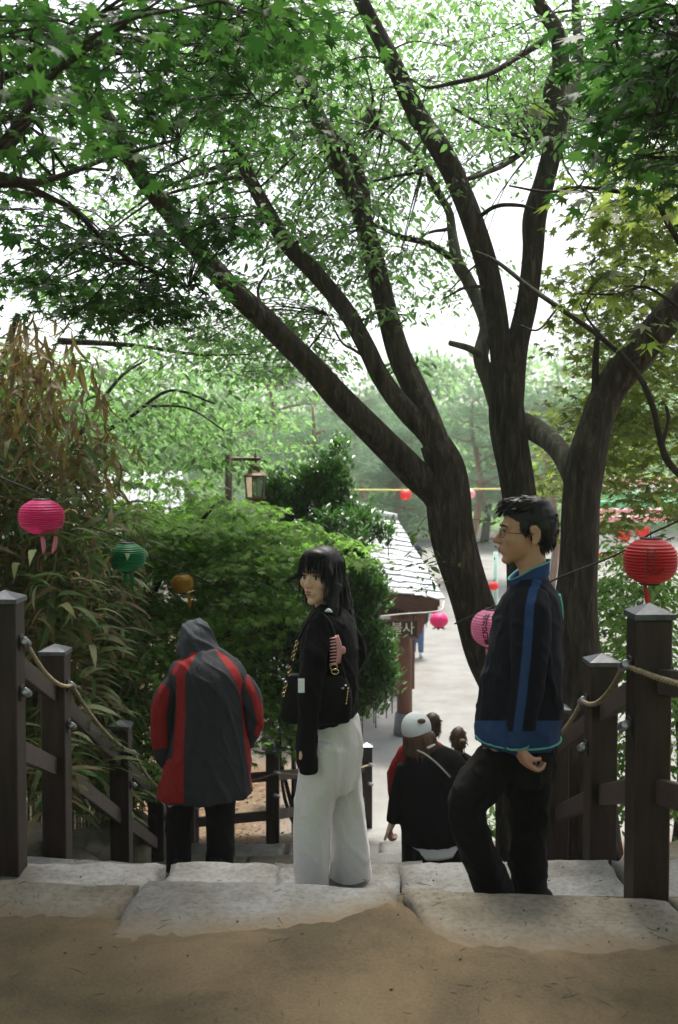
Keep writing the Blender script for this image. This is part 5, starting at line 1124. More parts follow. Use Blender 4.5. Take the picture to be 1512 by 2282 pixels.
def cloth2(name, c1, c2, attrn="panel", soft=1.2, **kw):
    m = cloth(name, c1, **kw); n = m.node_tree; b = n.nodes["Principled BSDF"]; src = b.inputs["Base Color"].links[0].from_node
    at = n.nodes.new("ShaderNodeAttribute"); at.attribute_name = attrn; mr = n.nodes.new("ShaderNodeMapRange"); mr.inputs[1].default_value = -soft; mr.inputs[2].default_value = soft; n.links.new(at.outputs["Fac"], mr.inputs[0])
    mx = n.nodes.new("ShaderNodeMixRGB"); n.links.new(mr.outputs[0], mx.inputs[0]); mx.inputs[1].default_value = (*c1, 1); mx.inputs[2].default_value = (*c2, 1); n.links.new(mx.outputs[0], src.inputs[1]); return m
def band(c, rx, ry, zt, zb, thick=.006, lean=0.0, seg=40):
    """collar: closed strip around c, zt / zb functions of angle"""
    V = []; Fc = []
    for k in range(seg):
        a = 2 * math.pi * k / seg; ca, sa = math.cos(a), math.sin(a)
        for (ro, z) in ((0, zb(a)), (lean, zt(a)), (lean - thick, zt(a)), (-thick, zb(a))): V.append((c[0] + (rx + ro) * ca, c[1] + (ry + ro) * sa, c[2] + z))
    for k in range(seg):
        a, b = k * 4, ((k + 1) % seg) * 4
        for j in range(4): j2 = (j + 1) % 4; Fc.append((a + j, b + j, b + j2, a + j2))
    return V, Fc

# ---------------------------------------------------------------- man in the track jacket
dm = 4.15; base = (P(1165, 2040, 4.2)[0], 4.2, -.28)
man = thing("person", "man in navy track jacket with blue sleeve stripe and glasses, standing in profile", "person", base)
s = 1.10; T, Mx = head_frame(P(1172, 1190, dm), (-1, .02, 0), .03, s)
tdz = np.array((0, 0, 1.0))
wr = P(1157, 1664, 3.97)
parts = head_parts(T, Mx, s, -.022)
parts += [tube([T((-.02, 0, -.03)), T((-.03, 0, -.10)), T((-.04, 0, -.17))], [.058, .056, .066], 16, 3), tube([T((.03, 0, -.07)), T((-.01, 0, -.13))], [.03, .035], 12)]
parts += [hloft([ring(1085, 1225, 1660, dm, .13), ring(1090, 1225, 1500, dm, .13), ring(1120, 1225, 1350, dm, .15), ring(1150, 1215, 1300, dm, .08)])]
parts += [ptube([(1188, 1335, 4.02, .045), (1178, 1480, 3.96, .04), (1157, 1664, 3.97, .026)]), ptube([(1188, 1335, 4.28, .045), (1180, 1480, 4.33, .04), (1160, 1640, 4.30, .026)])]
parts += hand(wr, P(1172, 1700, 3.965), [(.75, .0, -.55), (.9, .02, .35), (.25, .05, .9)], (-.25, 1, -.15), 1.12, thumb=[(.65, -.25, -.5), (.9, 0, .05)])
parts += hand(P(1160, 1640, 4.30), P(1150, 1690, 4.30), [(-.2, 0, -1), (.1, -.1, -1), (.4, -.2, -.8)], (1, .2, 0), 1.05)
parts += [ptube([(1130, 1650, 4.12, .07), (1042, 1790, 4.06, .05), (1095, 1990, 4.12, .04), (1100, 2030, 4.12, .04)]), ptube([(1185, 1650, 4.25, .07), (1178, 1850, 4.27, .05), (1182, 2030, 4.28, .04)])]
link("body", fuse("body", parts, .0052, 4, .5), M['skin'], man)
face_bits(man, T, Mx, s)
# hair: cropped back and sides, fuller tousled top
E = lambda c, r: ellipsoid(T(c), np.array(r) * s, Mx, 20, 14)
hp = [E((-.020, 0, .060), (.100, .080, .082)), E((-.045, 0, .030), (.078, .079, .080)), E((.030, 0, .105), (.070, .068, .034)), E((-.01, 0, .118), (.082, .066, .030)), E((-.075, 0, -.010), (.040, .062, .055)), E((.012, .062, .030), (.022, .016, .034)), E((.012, -.062, .030), (.022, .016, .034)), E((-.055, 0, -.05), (.03, .05, .03))]
hm = fuse("hair", hp, .007, 3); mb = MB(); HV = mverts(hm); HN = np.array([v.normal[:] for v in hm.vertices])
f_ = Mx[:, 0]
sel = rng.choice(len(HV), 1700); loc = (HV - T((0, 0, 0))) @ Mx / s
dirs = []; lens = []
for i in sel:
    top = loc[i][2] > .085; dirs.append(HN[i] * (.22 if top else .06) + f_ * (.8 if top else -.25) + np.array((0, 0, -.1 if top else -.9)) + rng.normal(0, .12, 3)); lens.append(rng.uniform(.018, .034) if top else rng.uniform(.010, .018))
hair_strands(mb, HV[sel], dirs, lens, .0026, .5, 4, .02)
fr = [T((.085 + rng.uniform(-.02, .006), rng.uniform(-.055, .055), .098 + rng.uniform(-.015, .012))) for _ in range(160)]
hair_strands(mb, fr, [f_ * .8 + Mx[:, 1] * rng.normal(0, .25) + tdz * rng.uniform(-.5, .2) for _ in fr], rng.uniform(.025, .05, len(fr)), .0028, 1.0, 4)
hv = [tuple(v) for v in HV]; hf = [tuple(p.vertices) for p in hm.polygons]; mb.add(hv, hf); mb.build("hair", M['hair_black'], man, smooth=True)
# glasses
gm = mat("spectacle_frame", (.05, .03, .02), .3, .6)
mb = MB()
for sg in (1, -1):
    c_ = [T((.096 - .010 * abs(math.cos(a)) * (sg * math.cos(a) > 0), sg * .031 + .024 * math.cos(a), .001 + .016 * math.sin(a))) for a in np.linspace(0, 2 * math.pi, 18)]
    mb.add(*tube(c_, [.0014] * 18, 5)); mb.add(*tube([T((.088, sg * .056, .006)), T((.04, sg * .075, .005)), T((-.02, sg * .084, .006))], [.0017] * 3, 5))
mb.add(*tube([T((.098, .008, .006)), T((.101, 0, .008)), T((.098, -.008, .006))], [.0014] * 3, 5)); mb.build("glasses", gm, man)
# jacket
jp = [hloft([ring(1063, 1247, 1652, dm, .190), ring(1060, 1249, 1622, dm, .20), ring(1060, 1253, 1600, dm, .205), ring(1068, 1254, 1545, dm, .205), ring(1080, 1253, 1480, dm, .205), ring(1097, 1251, 1400, dm, .21), ring(1114, 1246, 1345, dm, .205), ring(1130, 1238, 1318, dm, .18), ring(1142, 1228, 1300, dm, .12), ring(1148, 1220, 1285, dm, .085)]),
      ptube([(1182, 1322, 4.03, .075), (1184, 1370, 3.99, .086), (1181, 1450, 3.965, .080), (1174, 1540, 3.965, .070), (1162, 1615, 3.97, .060), (1156, 1645, 3.97, .046), (1154, 1662, 3.97, .044)], 24),
      ptube([(1182, 1322, 4.27, .075), (1190, 1370, 4.32, .086), (1192, 1450, 4.34, .08), (1184, 1540, 4.34, .07), (1170, 1620, 4.32, .06), (1165, 1650, 4.31, .045)], 24)]
jk = cloth2("track_jacket", (.005, .005, .010), (.018, .046, .125), fold=.35)
for q, (nm, pp_) in enumerate((("jacket", jp[:1]), ("sleeve", jp[1:2]), ("sleeve", jp[2:]))):
    jm = fuse(nm, pp_, .008, 4, .5); wrinkle(jm, .007, 4.6, 3.1 + q, (1, 1, .6), True); wrinkle(jm, .005, 10, 5.1 + q, (1, 1, .9), True); V = mverts(jm); pxs = topx(V)
    st = linesd(pxs, [(1204, 1255), (1192, 1300), (1181, 1350), (1175, 1450), (1163, 1560), (1152, 1640), (1150, 1670)], 10) if q == 1 else (linesd(pxs, [(1206, 1262), (1196, 1300), (1187, 1335)], 10) if q == 0 else np.full(len(V), -20.))
    if q == 0: st = np.where(V[:, 1] < 4.15, st, -20)
    attr(jm, "panel", np.maximum(st, pxs[:, 1] - (1606 if q == 0 else 1630))); link(nm, jm, jk, man)
mint = cloth("mint_trim", (.10, .34, .27), fold=.1)
def hem_loop(l, r, y, b, d, tilt=0, n=36): c = P((l + r) / 2, y, d); a = (r - l) / 2 / F * d; return [(c[0] + a * math.cos(t), c[1] + b * math.sin(t), c[2] + tilt * math.cos(t)) for t in np.linspace(0, 2 * math.pi, n)]
lp_ = hem_loop(1061, 1249, 1642, .196, dm, .0); V, Fc = tube(lp_, [.0045] * len(lp_), 6); obj("hem_piping", V, Fc, mint, man)
c_ = P(1154, 1664, 3.97); lp_ = [(c_[0] + .043 * math.cos(t), c_[1] + .043 * math.sin(t), c_[2] + .006 * math.cos(t)) for t in np.linspace(0, 2 * math.pi, 20)]; V, Fc = tube(lp_, [.0042] * 20, 6); obj("cuff_piping", V, Fc, mint, man)
cc = P(1180, 1288, dm); zt = lambda a: .022 + .055 * (math.cos(a) * .5 + .5) - .030 * max(0, -math.cos(a)); zb = lambda a: -.035
V, Fc = band(cc, .080, .078, zt, zb, .008, .006); obj("collar", V, Fc, cloth("collar_blue", (.02, .045, .13)), man)
lp_ = [(cc[0] + .087 * math.cos(t), cc[1] + .085 * math.sin(t), cc[2] + zt(t)) for t in np.linspace(0, 2 * math.pi, 40)]; V, Fc = tube(lp_, [.0035] * 40, 6); obj("collar_piping", V, Fc, mint, man)
# mint letter shape on the back and pale chest badge
V = []; c_ = P(1252, 1378, 4.12)
V, Fc = tube([P(1247, 1325, 4.08), P(1252, 1350, 4.07), P(1254, 1385, 4.08), P(1252, 1400, 4.10), P(1250, 1380, 4.16), P(1249, 1345, 4.15), P(1247, 1325, 4.08)], [.006] * 7, 6, 4); obj("back_lettering", V, Fc, mint, man)
# trousers
tp = [hloft([ring(1076, 1240, 1610, 4.17, .15), ring(1074, 1242, 1650, 4.17, .155), ring(1078, 1236, 1700, 4.17, .155), ring(1090, 1232, 1740, 4.17, .15)]),
      ptube([(1140, 1668, 4.14, .085), (1094, 1718, 4.085, .095), (1053, 1768, 4.065, .087), (1040, 1798, 4.06, .082), (1054, 1865, 4.07, .079), (1082, 1935, 4.09, .078), (1105, 1990, 4.11, .078), (1108, 2022, 4.12, .078)], 26),
      ptube([(1180, 1660, 4.24, .115), (1178, 1760, 4.25, .096), (1176, 1880, 4.27, .086), (1180, 1990, 4.28, .082), (1181, 2030, 4.28, .083)], 26)]
tm = fuse("trousers", tp, .010, 5); wrinkle(tm, .009, 5.2, 8.2, (1, 1, .8), True); wrinkle(tm, .006, 10, 3.2, (.7, .7, 1.2), True); link("trousers", tm, M['trouser_black'], man)
shoe((P(1090, 1990, 4.12)[0], 4.12, -.28), (-1, -.1, 0), M['leather'], man); shoe((P(1170, 1990, 4.28)[0], 4.28, -.28), (-1, .1, 0), M['leather'], man)
# something dark held in his fingers
ph = thing("phone", "dark phone held in the track-jacket man's hanging hand", "phone", P(1180, 1705, 3.97))
V, Fc = box(P(1180, 1684, 3.985), (.020, .012, .085), bev=.004, axes=(np.array((.9, 0, .44)), np.array((0, 1., 0)), np.array((-.44, 0, .9)))); obj("case", V, Fc, M['leather'], ph, False)
V, Fc = box(P(1182, 1684, 3.978), (.012, .003, .07), bev=.001, axes=(np.array((.9, 0, .44)), np.array((0, 1., 0)), np.array((-.44, 0, .9)))); obj("screen", V, Fc, mat("phone_screen", (.03, .035, .045), .1), ph, False)

# ---------------------------------------------------------------- woman looking back over her shoulder
dw = 4.56; base = (P(745, 1985, dw)[0], dw, -.28)
wom = thing("person", "long-haired woman in black top and pale grey sweatpants glancing back", "person", base)
s = 1.04; T, Mx = head_frame(P(716, 1287, dw), (-.56, -.83, 0), .02, s); f_ = Mx[:, 0]; l_ = Mx[:, 1]
parts = head_parts(T, Mx, s, -.015, True)
parts += [tube([T((-.02, 0, -.04)), P(724, 1345, dw + .01), P(730, 1380, dw + .02)], [.048, .045, .055], 16, 3), tube([T((.03, 0, -.07)), P(718, 1352, dw)], [.028, .03], 12)]
parts += [hloft([ring(700, 785, 1640, dw, .12), ring(690, 785, 1560, dw, .10), ring(685, 785, 1440, dw, .12), ring(705, 768, 1370, dw, .09)])]
parts += [ptube([(715, 1385, 4.46, .036), (692, 1520, 4.36, .032), (685, 1650, 4.34, .022)]), ptube([(742, 1390, 4.70, .036), (796, 1460, 4.72, .032), (755, 1530, 4.72, .022)])]
parts += hand(P(685, 1650, 4.34), P(686, 1680, 4.34), [(0, 0, -1), (.1, .1, -1), (.2, .2, -.9)], (.6, .8, 0), .92) + hand(P(755, 1530, 4.72), P(735, 1548, 4.72), [(-1, 0, -.3), (-1, 0, 0), (-.9, 0, .3)], (0, 1, .3), .92)
parts += [ptube([(740, 1650, 4.5, .075), (702, 1810, 4.49, .05), (698, 1970, 4.5, .035)]), ptube([(765, 1650, 4.62, .075), (775, 1820, 4.62, .05), (785, 1970, 4.63, .035)])]
link("body", fuse("body", parts, .005, 4, .5), M['skin_pale'], wom)
face_bits(wom, T, Mx, s, look=(.002, 0))
E = lambda c, r: ellipsoid(T(c), np.array(r) * s, Mx, 20, 14)
hp = [E((-.022, 0, .058), (.104, .088, .084)), E((-.045, 0, .00), (.080, .086, .10)), E((.045, .0, .100), (.052, .062, .032)), E((-.02, .072, -.02), (.05, .020, .11)), E((-.02, -.070, -.01), (.045, .018, .09)), E((.035, .064, .020), (.034, .018, .055)), E((.030, -.066, .030), (.030, .016, .05)),
      hloft([ring(716, 776, 1285, dw + .06, .07), ring(722, 786, 1330, dw + .07, .075), ring(728, 794, 1380, dw + .06, .075), ring(736, 800, 1430, dw + .04, .06), ring(750, 798, 1475, dw + .03, .035), ring(765, 795, 1505, dw + .03, .015)]),
      tube([T((-.01, .080, -.03)), P(745, 1350, dw - .08), P(755, 1410, dw - .11)], [.03, .026, .008], 12, 4)]
hm = fuse("hair", hp, .008, 4); HV = mverts(hm); mb = MB(); mb.add([tuple(v) for v in HV], [tuple(p.vertices) for p in hm.polygons])
# fringe sweeping across the forehead, longer on her left
rt_ = []; dr_ = []; ln_ = []
for k in range(420):
    y = rng.uniform(-.062, .075); rt_.append(T((.085 - 4.0 * y * y + rng.uniform(-.012, .004), y, .092 + rng.uniform(-.01, .008) - 2.0 * y * y)))
    if -.035 < y < -.004 and rng.uniform() < .75: rt_.pop(); continue
    dr_.append(f_ * .35 + l_ * (y * 3.5 + rng.normal(0, .06)) + tdz * -.7); ln_.append(rng.uniform(.065, .085) + (.03 if abs(y) > .05 else 0))
hair_strands(mb, rt_, dr_, ln_, .0022, 1.2, 6, .02)
HN = np.array([v.normal[:] for v in hm.vertices]); sel = rng.choice(len(HV), 2600)
hair_strands(mb, HV[sel] + HN[sel] * .001, HN[sel] * .10 + np.array((0, 0, -1)) + rng.normal(0, .06, (len(sel), 3)), rng.uniform(.05, .12, len(sel)), .0017, .6, 5, .03)
mb.build("hair", M['hair_black'], wom)
tp = [hloft([ring(676, 794, 1606, dw, .135) + (.030,), ring(672, 799, 1575, dw, .15), ring(670, 801, 1520, dw, .155), ring(668, 800, 1460, dw, .16), ring(672, 796, 1410, dw, .165), ring(684, 786, 1376, dw, .15), ring(702, 772, 1356, dw, .10), ring(712, 756, 1344, dw, .065)]),
      ptube([(716, 1388, 4.45, .058), (704, 1450, 4.39, .060), (693, 1530, 4.35, .056), (686, 1620, 4.34, .050), (684, 1680, 4.34, .047), (687, 1722, 4.34, .041)], 22), ptube([(745, 1390, 4.68, .058), (782, 1425, 4.71, .056), (795, 1460, 4.72, .05), (765, 1515, 4.72, .048), (742, 1540, 4.72, .042)], 22)]
for q, (nm, pp_) in enumerate((("cardigan", tp[:1]), ("sleeve", tp[1:2]), ("sleeve", tp[2:]))):
    tm = fuse(nm, pp_, .008, 4); wrinkle(tm, .006, 6, 1.7 + q, (1, 1, .8), True); wrinkle(tm, .005, 12, 2.2 + q, (1, 1, 1), True); link(nm, tm, M['knit_black'], wom)
V, Fc = tube([P(726, 1362, 4.44), P(733, 1360, 4.42), P(741, 1364, 4.43)], [.004, .009, .003], 8, 3); obj("shirt_collar", V, Fc, M['white_cloth'], wom)
tp = [hloft([ring(696, 796, 1590, dw, .13), ring(692, 803, 1630, dw, .145), ring(696, 806, 1670, dw, .15), ring(705, 800, 1720, dw, .14), ring(715, 790, 1760, dw, .12)]),
      ptube([(735, 1655, 4.49, .105), (718, 1720, 4.48, .104), (703, 1790, 4.475, .092), (697, 1860, 4.48, .084), (697, 1930, 4.49, .078), (699, 1996, 4.50, .077)], 28), ptube([(762, 1660, 4.62, .095), (768, 1740, 4.62, .088), (776, 1830, 4.62, .088), (782, 1900, 4.625, .096), (785, 1955, 4.63, .102), (785, 1996, 4.63, .104)], 28)]
tm = fuse("trousers", tp, .010, 6); wrinkle(tm, .014, 4.6, 5.5, (1, 1, .30), True); wrinkle(tm, .005, 10, 2.5, (1, 1, .5), True); link("sweatpants", tm, M['sweat_grey'], wom)
V, Fc = tube([P(706, 1608, 4.37), P(703, 1640, 4.37), P(702, 1668, 4.372)], [.004] * 3, 6, 3); obj("drawstring", V, Fc, M['sweat_grey'], wom)
shoe((P(704, 1990, 4.5)[0], 4.57, -.28), (-.3, 1, 0), M['leather'], wom, .22); shoe((P(782, 1990, 4.62)[0], 4.70, -.28), (-.3, 1, 0), M['leather'], wom, .22)
# shoulder bag
bg_ = thing("shoulder_bag", "black leather shoulder bag with gold hardware at the woman's side", "bag", P(700, 1612, 4.42))
bp_ = [hloft([ring(628, 780, 1610, 4.43, .05), ring(624, 786, 1590, 4.43, .062), ring(626, 786, 1550, 4.43, .06), ring(634, 776, 1515, 4.43, .045), ring(645, 768, 1502, 4.43, .03)], pw=.7)]
bm_ = fuse("bag_body", bp_, .009, 4); wrinkle(bm_, .006, 9, 4.4); link("bag_body", bm_, M['leather'], bg_)
for (q, nm) in (([(640, 1508, 4.42), (655, 1455, 4.40), (680, 1395, 4.38), (703, 1362, 4.42)], "strap"), ([(768, 1508, 4.40), (758, 1470, 4.36), (748, 1420, 4.36), (735, 1385, 4.38), (716, 1366, 4.41)], "strap")):
    V, Fc = tube([P(*a) for a in q], [.006] * len(q), 6, 5, flat=1.6); obj(nm, V, Fc, M['leather'], bg_)
for k in range(11):
    t = k / 10; c_ = (1 - t) * P(632, 1548, 4.37) + t * P(662, 1432, 4.36); V, Fc = tube([c_ + np.array((.006 * math.cos(a), 0, .010 * math.sin(a))) for a in np.linspace(0, 6.28, 9)], [.0018] * 9, 4)
    if k not in (3, 6): obj("chain_link", V, Fc, M['gold'], bg_)
for (px, py) in ((744, 1487), (747, 1497)):
    c_ = P(px, py, 4.34); V, Fc = tube([c_ + np.array((.016 * math.cos(a), .002, .012 * math.sin(a))) for a in np.linspace(0, 6.28, 14)], [.0024] * 14, 5); obj("ring", V, Fc, M['gold'], bg_)
for k in range(6):
    c_ = P(776 - k * .8, 1535 + k * 6.5, 4.365); V, Fc = ellipsoid(c_, (.004, .004, .005), seg=8, rings=6); obj("stud", V, Fc, M['gold'], bg_)
for (px, py) in ((632, 1514), (637, 1520), (770, 1528), (764, 1534)):
    V, Fc = ellipsoid(P(px, py, 4.37), (.008, .006, .005), seg=10, rings=6); obj("buckle", V, Fc, M['steel'], bg_)
V, Fc = box(P(672, 1528, 4.268), (.028, .003, .062), bev=.001); obj("paper_tag", V, Fc, M['white_cloth'], bg_, False)
# claw clip on the strap
cl = thing("claw_clip", "pink hair claw clip hooked on the woman's bag strap", "hair clip", P(750, 1480, 4.33))
V, Fc = tube([P(748, 1416, 4.335), P(753, 1430, 4.325), P(756, 1450, 4.322), P(754, 1468, 4.325), P(750, 1482, 4.335)], [.004, .008, .009, .008, .004], 10, 4, flat=.5); obj("spine", V, Fc, M['clip'], cl)
V, Fc = tube([P(753, 1415, 4.33), P(759, 1435, 4.32), P(760, 1455, 4.32), P(757, 1478, 4.33)], [.003, .005, .005, .003], 8, 4); obj("rear_jaw", V, Fc, M['clip'], cl)
for k in range(9):
    y = 1421 + k * 7.1; V, Fc = tube([P(750 + 3 * math.sin(math.pi * k / 8), y, 4.328), P(742, y + 1, 4.325), P(736, y + 2, 4.335)], [.0042, .0036, .002], 7, 3); obj("tooth", V, Fc, M['clip'], cl)
V, Fc = ellipsoid(P(765, 1449, 4.325), (.012, .006, .017)); obj("grip", V, Fc, M['clip'], cl); V, Fc = tube([P(756, 1449, 4.325), P(764, 1449, 4.325)], [.007, .008], 8); obj("grip_neck", V, Fc, M['clip'], cl)

# ---------------------------------------------------------------- person in hooded red and grey raincoat
do = 5.50; oz = -.60; base = (P(447, 1940, do)[0], do, oz)
old = thing("person", "person seen from behind in hooded grey and red raincoat, head bowed", "person", base)
parts = [ellipsoid(P(442, 1432, do + .10), (.078, .095, .105)), tube([P(446, 1440, do + .08), P(452, 1480, do + .02)], [.055, .06], 12), hloft([ring(400, 525, 1760, do, .12), ring(400, 530, 1600, do, .12), ring(400, 525, 1490, do, .12)]),
         ptube([(408, 1520, do, .040), (368, 1600, do, .038), (376, 1690, do + .06, .028)]), ptube([(524, 1520, do, .040), (564, 1600, do, .038), (540, 1655, do + .15, .028)]), ptube([(400, 1760, do, .08), (398, 1850, do, .055), (396, 1940, do, .04)]), ptube([(490, 1760, do + .02, .08), (490, 1850, do + .02, .055), (490, 1940, do + .02, .04)]),
         ellipsoid(P(442, 1440, do + .19), (.014, .022, .02))]
parts += hand(P(376, 1690, do + .06), P(378, 1712, do + .09), [(.1, .6, -.7), (.2, .8, -.2), (.2, .8, .3)], (1, 0, 0)) + hand(P(540, 1655, do + .15), P(530, 1668, do + .18), [(-.6, .5, -.4), (-.8, .2, 0), (-.7, -.1, .3)], (0, .3, 1))
link("body", fuse("body", parts, .008, 4), M['skin'], old)
cp_ = [hloft([ring(352, 566, 1772, do, .20) + (.012,), ring(356, 564, 1740, do, .205), ring(370, 560, 1680, do, .20), ring(384, 553, 1600, do, .195), ring(388, 549, 1540, do, .19), ring(378, 552, 1505, do, .185), ring(386, 538, 1478, do + .01, .165), ring(410, 510, 1458, do + .02, .125), ring(420, 490, 1445, do + .03, .10)]),
       ptube([(415, 1512, do, .060), (382, 1535, do - .01, .068), (366, 1570, do - .02, .066), (362, 1610, do - .02, .062), (366, 1670, do, .056), (374, 1702, do + .04, .046)], 24), ptube([(515, 1510, do, .060), (548, 1533, do - .01, .066), (562, 1565, do - .02, .062), (566, 1600, do - .01, .058), (556, 1640, do + .06, .052), (540, 1660, do + .14, .045)], 24)]
polys = [[(413, 1500), (413, 1600), (410, 1680), (410, 1790), (335, 1790), (348, 1700), (385, 1690), (392, 1600), (394, 1530), (392, 1492)], [(380, 1502), (392, 1478), (438, 1448), (438, 1456), (413, 1506), (400, 1510)], [(478, 1446), (505, 1462), (528, 1486), (544, 1520), (547, 1560), (552, 1640), (575, 1735), (572, 1760), (560, 1755), (545, 1650), (537, 1560), (530, 1530), (508, 1490)],
         [(360, 1522), (379, 1534), (371, 1600), (374, 1666), (340, 1672), (325, 1610), (345, 1555)], [(551, 1500), (563, 1522), (582, 1565), (600, 1610), (585, 1650), (568, 1638), (573, 1605), (562, 1560), (548, 1532)]]
rc = cloth2("raincoat", (.022, .023, .027), (.21, .011, .010), rough=.75, fold=.6, weave=90, spec=.2, sheen=0)
for q, (nm, pp_) in enumerate((("raincoat", cp_[:1]), ("sleeve", cp_[1:2]), ("sleeve", cp_[2:]))):
    cm = fuse(nm, pp_, .009, 4); wrinkle(cm, .008, 4.5, 2.2 + q, (1, 1, .4), True); wrinkle(cm, .006, 10, 7.7 + q, (1, 1, .7), True); px_ = topx(mverts(cm))
    attr(cm, "panel", np.max(np.stack([psd(px_, p) for p in (polys[:3] if q == 0 else (polys[3:4] if q == 1 else polys[4:]))]), 0)); link(nm, cm, rc, old)
for q in ([(411, 1505, do - .2), (410, 1600, do - .21), (408, 1765, do - .20)], [(536, 1545, do - .16), (542, 1640, do - .15), (556, 1750, do - .13)]): V, Fc = tube([P(*a) for a in q], [.003] * 3, 5, 8); 
hd_ = [hloft([ring(420, 452, 1381, do + .09, .04), ring(410, 464, 1388, do + .09, .075), ring(402, 472, 1405, do + .08, .105), ring(397, 479, 1428, do + .07, .115), ring(396, 490, 1446, do + .06, .12), ring(400, 502, 1460, do + .04, .12), ring(408, 496, 1472, do + .03, .10)])]
hm = fuse("hood", hd_, .009, 4); wrinkle(hm, .012, 9, 6.1, (1, 1, .8), True); link("hood", hm, cloth("raincoat_hood", (.034, .037, .043), rough=.7, fold=.5, weave=90, spec=.2, sheen=0), old)
tp = [ptube([(402, 1735, do, .085), (400, 1800, do, .074), (398, 1870, do, .070), (397, 1945, do, .070)], 22), ptube([(490, 1735, do + .02, .095), (490, 1800, do + .02, .086), (491, 1870, do + .02, .080), (491, 1945, do + .02, .078)], 22)]
tm = fuse("trousers", tp, .011, 5); wrinkle(tm, .008, 7, 3.8, (1, 1, .6), True); link("trousers", tm, M['cloth_black'], old)
shoe((P(392, 1950, do)[0], do + .03, oz), (-.3, 1, 0), M['leather'], old); shoe((P(490, 1950, do)[0], do + .05, oz), (.3, 1, 0), M['leather'], old)
V, Fc = ellipsoid(P(428, 1931, do - .06), (.028, .05, .02)); obj("red_shoe_trim", V, Fc, M['red_cloth'], old)

# ---------------------------------------------------------------- people farther down the stairs
dc = 7.2; fz = -1.63; base = (P(960, 1950, dc)[0], dc, fz)
cw = thing("person", "woman in white cap and black jacket walking down the stairs", "person", base)
parts = [ellipsoid(P(930, 1638, dc), (.078, .095, .11)), tube([P(932, 1650, dc), P(945, 1690, dc)], [.05, .055], 12), hloft([ring(905, 1030, 1880, dc, .12), ring(905, 1025, 1780, dc, .12), ring(910, 1015, 1700, dc, .12)]), ptube([(905, 1705, dc, .045), (888, 1780, dc, .04), (874, 1836, dc, .026)]), ptube([(1025, 1705, dc, .045), (1045, 1780, dc, .04), (1045, 1840, dc, .026)]),
         ptube([(940, 1880, dc, .08), (938, 2060, dc, .045)]), ptube([(1000, 1880, dc, .08), (1002, 2060, dc, .045)]), ellipsoid(P(930, 1645, dc + .1), (.013, .02, .018))]
parts += hand(P(874, 1836, dc), P(868, 1852, dc + .01), [(.2, .3, -.8), (.5, .4, -.4), (.6, .3, .4)], (.3, 1, 0), 1.45) + hand(P(1045, 1840, dc), P(1045, 1862, dc), [(0, .2, -1), (-.1, .4, -.8), (-.2, .5, -.5)], (.3, 1, 0))
link("body", fuse("body", parts, .009, 4), M['skin_pale'], cw)
tp = [hloft([ring(900, 1042, 1874, dc, .18) + (.012,), ring(893, 1046, 1845, dc, .185), ring(888, 1048, 1780, dc, .18), ring(892, 1046, 1725, dc, .175), ring(902, 1036, 1692, dc, .16), ring(922, 1010, 1672, dc, .11), ring(930, 985, 1662, dc, .08)]), ptube([(905, 1705, dc, .07), (890, 1765, dc, .068), (880, 1810, dc, .058), (875, 1834, dc, .05)], 20), ptube([(1030, 1705, dc, .07), (1046, 1765, dc, .068), (1050, 1835, dc, .05)], 20)]
tm = fuse("jacket", tp, .012, 5); wrinkle(tm, .005, 6, 1.2, (1, 1, .5), True); link("jacket", tm, M['cloth_black'], cw)
tp = [hloft([ring(912, 1028, 1897, dc, .176) + (.012,), ring(910, 1030, 1880, dc, .174) + (.012,), ring(912, 1026, 1850, dc, .16)])]; V, Fc = tp[0]; obj("shirt_hem", V, Fc, M['white_cloth'], cw)
tp = [hloft([ring(890, 1052, 2070, dc, .22), ring(896, 1046, 1960, dc, .20), ring(900, 1040, 1880, dc, .16)])]; tm = fuse("skirt", tp, .014, 4); wrinkle(tm, .01, 7, 2.2, (1, 1, .3)); link("skirt", tm, M['cloth_black'], cw)
hp = [ellipsoid(P(932, 1640, dc - .02), (.098, .105, .11)), hloft([ring(900, 968, 1630, dc - .02, .10), ring(898, 976, 1655, dc - .02, .105), ring(902, 978, 1675, dc - .03, .09), ring(915, 960, 1690, dc - .04, .05)])]
hm = fuse("hair", hp, .012, 4); HV = mverts(hm); HN = np.array([v.normal[:] for v in hm.vertices]); mb = MB(); mb.add([tuple(v) for v in HV], [tuple(p.vertices) for p in hm.polygons]); sel = rng.choice(len(HV), 500)
hair_strands(mb, HV[sel], HN[sel] * .15 + np.array((0, 0, -1)) + rng.normal(0, .1, (len(sel), 3)), rng.uniform(.04, .09, len(sel)), .004, .4, 4, .04); mb.build("hair", M['hair_brown'], cw)
cc = P(928, 1622, dc); V, Fc = [], []
q = []
cap_ = fuse("cap", [ellipsoid(cc, (.112, .125, .118)), ellipsoid(cc + (-.01, .15, -.03), (.08, .09, .018))], .009, 4); Vc = mverts(cap_); cut = cc[2] - .05 + .10 * (Vc[:, 0] - cc[0])
Vc[:, 2] = np.maximum(Vc[:, 2], cut + .0); cap_.vertices.foreach_set("co", Vc.ravel()); cap_.update(); link("cap", cap_, M['white_cloth'], cw)
V, Fc = ellipsoid(P(940, 1607, dc - .108), (.030, .022, .019)); obj("cap_opening", V, Fc, M['hair_brown'], cw)
V, Fc = tube([P(930, 1672, dc - .15), P(950, 1682, dc - .19), P(975, 1702, dc - .195), P(1004, 1732, dc - .19)], [.007] * 4, 6, 5, flat=.6); obj("bag_strap", V, Fc, mat("strap_cream", (.5, .52, .46), .7), cw)
V, Fc = tube([P(946, 1668, dc - .11), P(957, 1665, dc - .11), P(970, 1659, dc - .09)], [.006, .012, .006], 8, 3); obj("shirt_collar", V, Fc, M['white_cloth'], cw)
